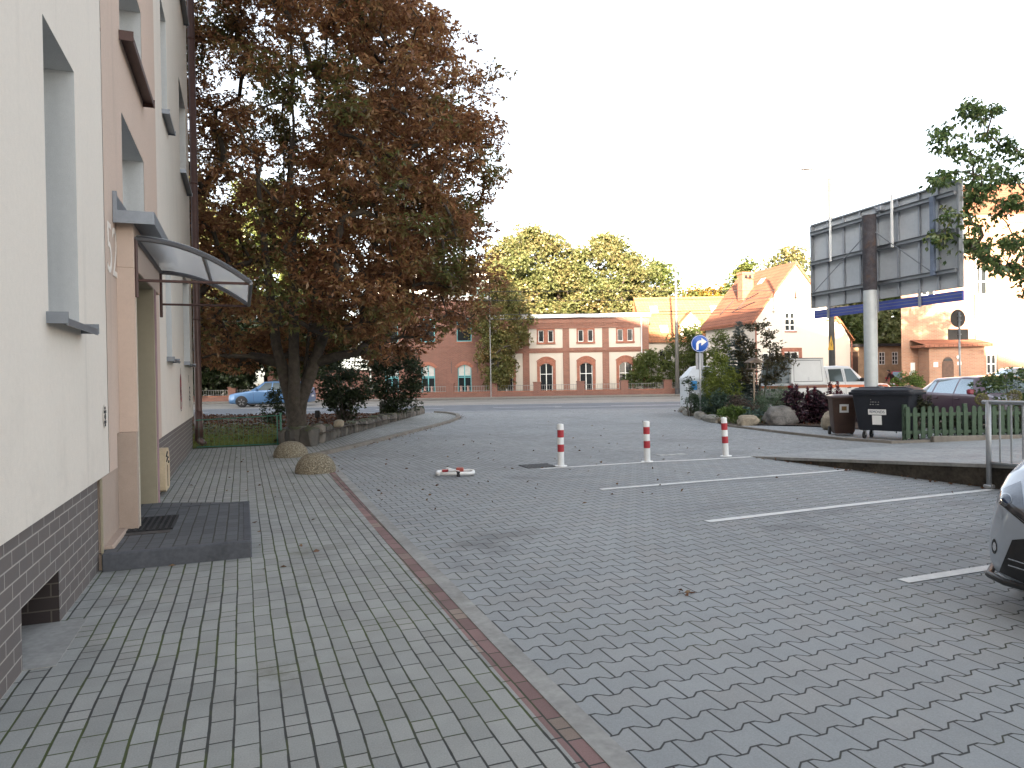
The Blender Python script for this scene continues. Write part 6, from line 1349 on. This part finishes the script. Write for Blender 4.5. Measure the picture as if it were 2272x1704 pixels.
def std_car(name, label, loc, heading, L, Wd, Hh, col, roof0=.44, roof1=.86, tail=.965, hood=.27, kind='hatch', rails=False, glass=None, sc_=1.0, mirror=None, cat='car'):
    root = empty(name, loc, heading, label=label, cat=cat); pm = paint('paint_' + '_'.join(label.split()[:2]), col)
    k = hatch_keys(L, Wd, Hh, hood, roof0=roof0, roof1=roof1, tail=tail); o, bv = car_body(root, k, pm)
    X = lambda f: -L / 2 + f * L; B = .62 * Hh; T = Hh; gl_ = glass or M_cglass
    ws_ = hood + .045; h = Wd / 2
    side = [('side_window', [(X(ws_ + .06), B + .04), (X(.545), B + .045), (X(.545), T - .09), (X(roof0 + .02), T - .10)], gl_), ('side_window', [(X(.56), B + .045), (X(.76), B + .06), (X(.75), T - .11), (X(.56), T - .09)], gl_),
            ('side_window', [(X(.775), B + .065), (X(min(roof1 + .05, tail - .03)), B + .085), (X(roof1 - .015), T - .15), (X(.77), T - .115)], gl_)]
    spec = dict(side=side, seams=[((X(.335), .26), (X(.325), B - .02)), ((X(.552), .26), (X(.552), B + .02)), ((X(.77), .45), (X(.765), B + .03))], handles=[(X(.51), B - .09), (X(.72), B - .08)], mirrors=[(X(ws_ + .05), B + .05)], mirror_mat=mirror)
    P = [('windscreen', [(0, -h * .78, B + .07), (0, h * .78, B + .07), (0, h * .60, T - .09), (0, -h * .60, T - .09)], (1, 0, 0), gl_),
         ('rear_window', [(0, -h * .68, B + .15), (0, h * .68, B + .15), (0, h * .56, T - .14), (0, -h * .56, T - .14)], (-1, 0, 0), gl_),
         ('number_plate', [(0, -.26, .44), (0, .26, .44), (0, .26, .55), (0, -.26, .55)], (1, 0, 0), M_plate), ('number_plate', [(0, -.26, .55), (0, .26, .55), (0, .26, .66), (0, -.26, .66)], (-1, 0, 0), M_plate),
         ('grille', [(0, -.38, .24), (0, .38, .24), (0, .36, .40), (0, -.36, .40)], (1, 0, 0), M_trim)]
    for s_ in (-1, 1):
        P += [('headlight', [(0, s_ * h * .48, .49 * Hh - .13), (0, s_ * h * .80, .49 * Hh - .10), (0, s_ * h * .83, .49 * Hh + .02), (0, s_ * h * .52, .49 * Hh - .03)], (1, 0, 0), M_hl),
              ('tail_light', [(0, s_ * h * .62, B - .14), (0, s_ * h * .86, B - .12), (0, s_ * h * .84, B + .08), (0, s_ * h * .66, B + .06)], (-1, 0, 0), M_tl)]
    spec['patches'] = P
    finish_car(root, bv, k, (X(.185), X(.795), .31, h), spec)
    b = MB(); b.box((X(.2), -h * .85, .14), (X(.8), h * .85, .22)); b.build('underbody', M_trim, root)
    if rails:
        b = MB()
        for s_ in (-1, 1): b.tube([(X(.5), s_ * h * .66, T), (X(.52), s_ * h * .66, T + .06), (X(.84), s_ * h * .66, T + .03), (X(.86), s_ * h * .66, T - .03)], .015, 5)
        b.build('roof_rail', M_trim, root)
    root.scale = (sc_, sc_, sc_)
    return root, bv
# passing blue estate (nose to the left)
std_car('estate_car', 'light blue estate car driving past, partly hidden by the chestnut trunk', (-15.1, 44.3, -.008), R(0), 4.75, 1.78, 1.50, (0.09, 0.20, 0.38), roof1=.93, tail=.985, rails=True, sc_=1.07, glass=mat('dim_car_glass', (0.09, 0.11, 0.11), .05, .5, var=.05, spec=.8))
# parked behind the fence: maroon hatchback facing right and towards us, silver car behind, red one far off
std_car('hatchback_car', 'mauve and maroon hatchback with reflecting windows right behind the picket fence', (12.72, 18.75, 0), R(93), 4.2, 1.72, 1.38, (0.13, 0.085, 0.115), roof0=.42, roof1=.82, mirror=mat('mirror_red', (0.20, 0.03, 0.05), .3))
std_car('estate_car', 'silver car cut by the right photo edge, behind the mauve hatchback', (18.2, 25.4, 0), R(-12), 4.5, 1.78, 1.62, (0.50, 0.52, 0.55))
std_car('hatchback_car', 'small bright red car far off beside the brick annex', (26.35, 47.6, 0), R(62), 3.6, 1.6, 1.62, (0.45, 0.03, 0.03), roof1=.93, tail=.985)
# near silver car at the right edge, nose towards the lens
nc, nbv = None, None
q_ = Vector((.94, .342, 0)); S4 = Vector((2.78, 5.04, 0)); pp = Vector((.342, -.94, 0))
def near_car():
    L, Wd, Hh = 4.5, 1.80, 1.58; h = Wd / 2; ca = R(33); qn = Vector((math.cos(ca), math.sin(ca), 0)); pn = Vector((math.sin(ca), -math.cos(ca), 0)); nose = Vector((3.04, 4.34, 0)) + pn * .70 - qn * .14; cen = nose + qn * (L / 2)
    root = empty('compact_car', cen, ca, label='silver car nose with clear headlight cut off by the right edge', cat='car'); pm = paint('paint_bright_silver', (0.40, 0.445, 0.51), .12, .4)
    x = -L / 2
    k = [(x, .30, .56, .565, h * .50, h * .46, h * .3), (x + .02, .23, .62, .63, h * .66, h * .60, h * .45), (x + .07, .19, .67, .69, h * .80, h * .73, h * .58), (x + .16, .175, .715, .745, h * .905, h * .83, h * .66), (x + .30, .17, .76, .80, h * .965, h * .89, h * .72), (x + .5, .17, .82, .875, h * .99, h * .935, h * .77), (x + .8, .18, .90, .96, h, h * .96, h * .8),
         (x + 1.12, .18, .985, 1.05, h, h * .975, h * .83), (x + 1.25, .18, 1.0, 1.09, h, h * .98, h * .83), (x + 2.1, .18, 1.02, Hh - .02, h, h * .985, h * .71), (x + 2.6, .18, 1.03, Hh, h, h * .985, h * .72), (x + 3.9, .19, 1.05, Hh - .06, h, h * .97, h * .7), (x + 4.35, .26, 1.05, 1.14, h * .93, h * .9, h * .72), (L / 2 - .03, .3, .9, .95, h * .86, h * .8, h * .68), (L / 2, .36, .8, .84, h * .7, h * .66, h * .5)]
    o, bv = car_body(root, k, pm, 90, 1)
    X = lambda f: x + f; B = 1.03; P = []
    inv = (Matrix.Translation(cen) @ Matrix.Rotation(ca, 4, 'Z')).inverted()
    def sight(quad):
        c = [inv @ W(1997 + a / 2.378, 976 + e / 2.378, 4.0) for a, e in quad]
        d = inv.to_3x3() @ sum((_ray(1997 + a / 2.378, 976 + e / 2.378).normalized() for a, e in quad), Vector()); return c, d
    def both(nm, quad, mm, off, par=(None, None), n=14, k_=10, rnd=False):
        c, d = sight(quad); out = []
        for s_, pr in ((1, par[0]), (-1, par[1])):
            cc = [Vector((p.x, p.y * s_, p.z)) for p in (c if s_ == 1 else [c[1], c[0], c[3], c[2]])]; out.append(patch(nm, bv, cc, (d.x, d.y * s_, d.z), mm, pr or root, off, n, k_, 0, rnd))
        return out
    hd = both('headlight', [(500, 312), (668, 446), (644, 205), (520, 258)], mat('lamp_cover', (0.17, 0.19, 0.22), .06, .35, var=.2, scale=9, spec=.9), .006)
    both('lamp_dark_trim', [(545, 352), (668, 440), (664, 392), (585, 330)], mat('lamp_inner_dark', (0.045, 0.045, 0.05), .1, spec=.8), .009, hd)  # dark trim strip inside the headlight
    both('lens_ring', [(522, 326), (588, 352), (596, 284), (530, 270)], mat('lens_silver', (0.42, 0.45, 0.48), .2, .4), .010, hd, 10, 10, True)
    both('lens', [(527, 324), (583, 347), (591, 289), (535, 276)], mat('lens_dark', (0.04, 0.06, 0.10), .05, spec=.9), .014, hd, 10, 10, True)
    both('headlight_seam', [(505, 322), (668, 456), (668, 446), (511, 314)], M_trim, .004, n=20, k_=1)
    both('washer_cover', [(512, 400), (540, 418), (538, 356), (508, 342)], paint('paint_washer', (0.44, 0.49, 0.56), .25, .3), .005, n=6, k_=6)
    both('fog_lamp_recess', [(480, 598), (513, 612), (511, 522), (482, 515)], M_trim, .005, n=10, k_=10, rnd=True)
    both('fog_lamp', [(486, 582), (508, 592), (507, 540), (488, 535)], M_hl, .009, n=8, k_=8, rnd=True)
    both('corner_grille', [(514, 702), (668, 768), (668, 518), (590, 522)], M_trim, .007)
    for y_ in (622, 656): both('grille_bar', [(565, y_ + 6), (668, y_ + 38), (668, y_ + 32), (567, y_)], M_chr, .011, n=12, k_=1)
    X = lambda f: x + f; B = 1.03; P = []
    for s_ in (-1, 1): P.append(('tail_light', [(0, s_ * h * .6, .8), (0, s_ * h * .84, .82), (0, s_ * h * .82, 1.02), (0, s_ * h * .62, 1.0)], (-1, 0, 0), M_tl))
    P += [('lower_grille', [(0, -h * .42, .24), (0, h * .42, .24), (0, h * .42, .445), (0, -h * .42, .445)], (1, 0, 0), M_trim), ('upper_grille', [(0, -h * .3, .55), (0, h * .3, .55), (0, h * .3, .60), (0, -h * .3, .60)], (1, 0, 0), M_trim),
          ('number_plate', [(0, -.26, .46), (0, .26, .46), (0, .26, .56), (0, -.26, .56)], (1, 0, 0), M_plate),
          ('windscreen', [(0, -h * .76, B + .10), (0, h * .76, B + .10), (0, h * .62, Hh - .09), (0, -h * .62, Hh - .09)], (1, 0, 0), M_cglass),
          ('rear_window', [(0, -h * .68, 1.18), (0, h * .68, 1.18), (0, h * .56, Hh - .14), (0, -h * .56, Hh - .14)], (-1, 0, 0), M_cglass)]
    spec = dict(side=[('side_window', [(X(1.55), B + .03), (X(2.55), B + .035), (X(2.55), Hh - .09), (X(2.12), Hh - .10)], M_cglass), ('side_window', [(X(2.6), B + .035), (X(3.5), B + .05), (X(3.45), Hh - .11), (X(2.6), Hh - .09)], M_cglass)],
                seams=[((X(1.35), .26), (X(1.3), B - .03)), ((X(2.57), .26), (X(2.57), B + .02)), ((X(3.5), .45), (X(3.5), B + .03))], handles=[(X(2.4), .93), (X(3.3), .94)], mirrors=[(X(1.5), B + .05)], patches=P)
    finish_car(root, bv, k, (X(.88), X(3.58), .32, h), spec)
    # bonnet shut line and lower lip
    for s_ in (-1, 1): patch('bonnet_seam', bv, [(x + .12, s_ * h * .50, 0), (x + .12, s_ * h * .515, 0), (x + 1.1, s_ * h * .80, 0), (x + 1.1, s_ * h * .785, 0)], (0, 0, -1), M_trim, root, .003, 1, 20)
    b = MB(); lip = [(x + .005, 0), (x + .03, h * .5), (x + .09, h * .76), (x + .2, h * .91), (x + .42, h * .985)]
    full = [(a, -c) for a, c in lip[::-1]] + lip[1:]
    b.tube([(a - .012, c, .205) for a, c in full], .022, 6); b.build('lower_lip', M_trim, root, True)
    b = MB(); b.tube([(a - .02, c * .8, .228) for a, c in full[3:-3]], .012, 6); b.build('splitter', M_chr, root, True)
    b = MB(); b.box((X(.6), -h * .85, .15), (X(3.9), h * .85, .24)); b.build('underbody', M_trim, root)
near_car()

# white pickup with orange stripe and service canopy: nose at +x locally so turn by 180
def pickup():
    L, Wd, Hh = 5.2, 1.86, 1.80; h = Wd / 2
    head = R(20); rr = Vector((10.3, 26.0, 0)); f = Vector((math.cos(head), math.sin(head), 0)); l_ = Vector((-f.y, f.x, 0))
    cen = rr + f * (L / 2) + l_ * h
    root = empty('pickup_truck', cen, head + math.pi, label='white pickup truck with orange side stripe and white service canopy', cat='pickup truck'); pm = paint('paint_fleet_white', (0.50, 0.505, 0.505), .0, .35)
    x = -L / 2
    k = [(x, .45, .86, .88, h * .6, h * .55, h * .45), (x + .08, .36, .95, .98, h * .84, h * .78, h * .66), (x + .3, .33, 1.0, 1.06, h * .96, h * .9, h * .8), (x + 1.3, .33, 1.08, 1.14, h, h * .95, h * .85), (x + 1.42, .33, 1.09, 1.16, h, h * .96, h * .85), (x + 2.05, .33, 1.1, Hh - .02, h, h * .97, h * .74), (x + 2.5, .33, 1.1, Hh, h, h * .97, h * .76), (x + 3.35, .33, 1.1, Hh - .03, h, h * .97, h * .75), (x + 3.46, .33, 1.1, 1.5, h, h * .97, h * .74), (x + 3.5, .33, 1.08, 1.12, h, h * .97, h * .8), (x + 5.1, .36, 1.08, 1.12, h, h * .97, h * .8), (L / 2, .45, 1.07, 1.11, h * .97, h * .95, h * .8)]
    o, bv = car_body(root, k, pm, 60, 0); X = lambda f_: x + f_
    M_dgl = mat('dim_car_glass', (0.09, 0.11, 0.11), .05, .5, var=.05, spec=.8)
    M_or = mat('orange_stripe', (0.55, 0.13, 0.035), .4, var=.06); M_brn = mat('brown_stripe', (0.17, 0.07, 0.04), .4, var=.06)
    side = [('side_window', [(X(1.75), 1.17), (X(2.48), 1.17), (X(2.46), Hh - .13), (X(2.12), Hh - .13)], M_dgl), ('side_window', [(X(2.62), 1.17), (X(3.3), 1.18), (X(3.24), Hh - .14), (X(2.62), Hh - .13)], M_dgl),
            ('stripe', [(X(.35), 0.93), (X(3.44), .96), (X(3.44), 1.07), (X(.35), 1.02)], M_or), ('brown_stripe', [(X(3.46), .96), (X(5.0), .96), (X(5.0), 1.07), (X(3.46), 1.07)], M_brn)]
    P = [('windscreen', [(0, -h * .76, 1.22), (0, h * .76, 1.22), (0, h * .64, Hh - .1), (0, -h * .64, Hh - .1)], (1, 0, 0), M_cglass), ('grille', [(0, -.5, .55), (0, .5, .55), (0, .46, .8), (0, -.46, .8)], (1, 0, 0), M_trim),
         ('tailgate_stripe', [(0, -h * .82, .95), (0, h * .82, .95), (0, h * .82, 1.05), (0, -h * .82, 1.05)], (-1, 0, 0), M_or), ('tailgate_handle', [(0, -.12, .84), (0, .12, .84), (0, .12, .93), (0, -.12, .93)], (-1, 0, 0), M_trim)]
    for s_ in (-1, 1): P += [('headlight', [(0, s_ * h * .52, .78), (0, s_ * h * .8, .80), (0, s_ * h * .8, .93), (0, s_ * h * .54, .92)], (1, 0, 0), M_hl)]
    spec = dict(side=side, seams=[((X(1.55), .4), (X(1.5), 1.12)), ((X(2.55), .4), (X(2.55), Hh - .1)), ((X(3.42), .5), (X(3.36), 1.6)), ((X(3.47), .4), (X(3.47), 1.06))], handles=[(X(2.4), .94), (X(3.25), .94)], darkh=True, mirrors=[(X(1.75), 1.18)], mirror_mat=M_trim, patches=P)
    finish_car(root, bv, k, (X(.95), X(4.1), .38, h), spec)
    for s_ in (-1, 1):
        b = MB(); b.tube([(X(4.1) + .5 * math.cos(a), s_ * (h + .015), .38 + .5 * math.sin(a)) for a in [i * math.pi / 14 - .15 for i in range(17)]], .045, 6); b.build('arch_flare', M_trim, root, True)
        b = MB(); b.box((X(5.06), s_ * h * .82, .66), (X(5.215), s_ * (h + .004), 1.08), bev=.02); b.build('tail_light', M_tl, root)
        b = MB(); b.box((X(5.1), s_ * h * .83, .80), (X(5.222), s_ * (h + .008), .94)); b.build('reversing_light', M_plate, root)
    # canopy box
    can = MB(); c0, c1, zb, zt = X(3.5), X(5.12), 1.10, 2.07
    can.add([(c0, -h * .95, zb), (c1, -h * .95, zb), (c1, h * .95, zb), (c0, h * .95, zb), (c0 + .06, -h * .86, zt), (c1 - .1, -h * .86, zt), (c1 - .1, h * .86, zt), (c0 + .06, h * .86, zt)], [(0, 1, 5, 4), (1, 2, 6, 5), (2, 3, 7, 6), (3, 0, 4, 7), (4, 5, 6, 7), (0, 3, 2, 1)])
    me_ = can.build('canopy', pm, root)
    bpy.context.view_layer.update(); cb = BVHTree.FromObject(me_, bpy.context.evaluated_depsgraph_get())
    M_gap = mat('grey_seal', (0.06, 0.062, 0.066), .6)
    for s_ in (-1, 1):
        q = [(c0 + .13, 0, zb + .1), (c1 - .12, 0, zb + .1), (c1 - .17, 0, zt - .06), (c0 + .17, 0, zt - .06)]; patch('canopy_hatch_seal', cb, q, (0, -s_, 0), M_gap, me_, .004, 4, 4)
        q = [(c0 + .15, 0, zb + .12), (c1 - .14, 0, zb + .12), (c1 - .185, 0, zt - .08), (c0 + .185, 0, zt - .08)]; patch('canopy_hatch', cb, q, (0, -s_, 0), pm, me_, .009, 4, 4)
        patch('latch', cb, [((c0 + c1) / 2 - .04, 0, zb + .15), ((c0 + c1) / 2 + .04, 0, zb + .15), ((c0 + c1) / 2 + .04, 0, zb + .28), ((c0 + c1) / 2 - .04, 0, zb + .28)], (0, -s_, 0), M_steel, me_, .014, 2, 2)
    patch('rear_glass', cb, [(0, -h * .84, zb + .06), (0, h * .84, zb + .06), (0, h * .78, zt - .07), (0, -h * .78, zt - .07)], (-1, 0, 0), mat('grey_glass', (0.12, 0.14, 0.14), .08, spec=.8), me_, .005, 4, 4)
    b = MB(); b.box((c0 + .04, -h * .88, zt), (c1 - .08, h * .88, zt + .025)); b.build('canopy_roof_rim', M_gap, me_)
    b = MB(); b.box((X(5.2), -h * .9, .5), (X(5.32), h * .9, .62), bev=.02); b.build('rear_bumper', M_trim, root)
    b = MB(); b.box((X(.7), -h * .8, .28), (X(4.6), h * .8, .36)); b.build('underbody', M_trim, root)
pickup()

# ================================================================== PERSON bent beside the red car
def person():
    root = empty('person', (25.35, 46.6, 0), R(200), label='person in dark clothes bending beside the far red car', cat='person')
    J = dict(pel=(0, 0, .92), sp=(.12, 0, 1.12), ch=(.30, 0, 1.30), nk=(.42, 0, 1.40), hd=(.50, 0, 1.50), ls=(.32, .17, 1.32), le=(.42, .2, 1.06), lw=(.58, .16, .88), rs=(.32, -.17, 1.32), re=(.44, -.2, 1.06), rw=(.60, -.14, .90), lh=(0, .1, .88), lk=(.06, .12, .48), la=(0, .12, .08), lt=(.16, .13, .04), rh=(0, -.1, .88), rk=(.03, -.12, .48), ra=(-.06, -.12, .08), rt=(.10, -.13, .04))
    E_ = [('pel', 'sp'), ('sp', 'ch'), ('ch', 'nk'), ('nk', 'hd'), ('ch', 'ls'), ('ls', 'le'), ('le', 'lw'), ('ch', 'rs'), ('rs', 're'), ('re', 'rw'), ('pel', 'lh'), ('lh', 'lk'), ('lk', 'la'), ('la', 'lt'), ('pel', 'rh'), ('rh', 'rk'), ('rk', 'ra'), ('ra', 'rt')]
    rad = dict(pel=.15, sp=.14, ch=.15, nk=.055, hd=.10, ls=.065, le=.05, lw=.035, rs=.065, re=.05, rw=.035, lh=.10, lk=.065, la=.045, lt=.035, rh=.10, rk=.065, ra=.045, rt=.035)
    ks = list(J); me = bpy.data.meshes.new('body'); me.from_pydata([J[k] for k in ks], [(ks.index(a), ks.index(c)) for a, c in E_], [])
    o = link('body', me, mat('dark_clothes', (0.035, 0.015, 0.02), .9), root); md = o.modifiers.new('skin', 'SKIN')
    for i, k in enumerate(ks): me.skin_vertices[0].data[i].radius = (rad[k], rad[k])
    me.skin_vertices[0].data[0].use_root = True
    o.modifiers.new('sub', 'SUBSURF').levels = 1
    b = MB(); b.lathe([(.02, -.13), (.07, -.09), (.095, 0), (.085, .07), (.03, .115)], 14, Matrix.Translation((.53, 0, 1.54)) @ Matrix.Rotation(R(25), 4, 'Y')); b.build('head', mat('skin', (0.32, 0.19, 0.14), .6), root, True)
    b = MB(); b.lathe([(.06, -.04), (.102, .0), (.095, .075), (.04, .125)], 14, Matrix.Translation((.515, 0, 1.55)) @ Matrix.Rotation(R(20), 4, 'Y')); b.build('hair', mat('dark_hair', (0.03, 0.02, 0.015), .7), root, True)
    for s_ in (-1, 1):
        b = MB()
        for j in range(4): b.tube([(.59, s_ * .14 + (j - 1.5) * .018, .89), (.63, s_ * .14 + (j - 1.5) * .02, .85), (.64, s_ * .14 + (j - 1.5) * .02, .81)], .009, 5)
        b.tube([(.57, s_ * .14, .89), (.61, s_ * .10, .86)], .01, 5); b.build('hand', bpy.data.materials['skin'], root)
person()
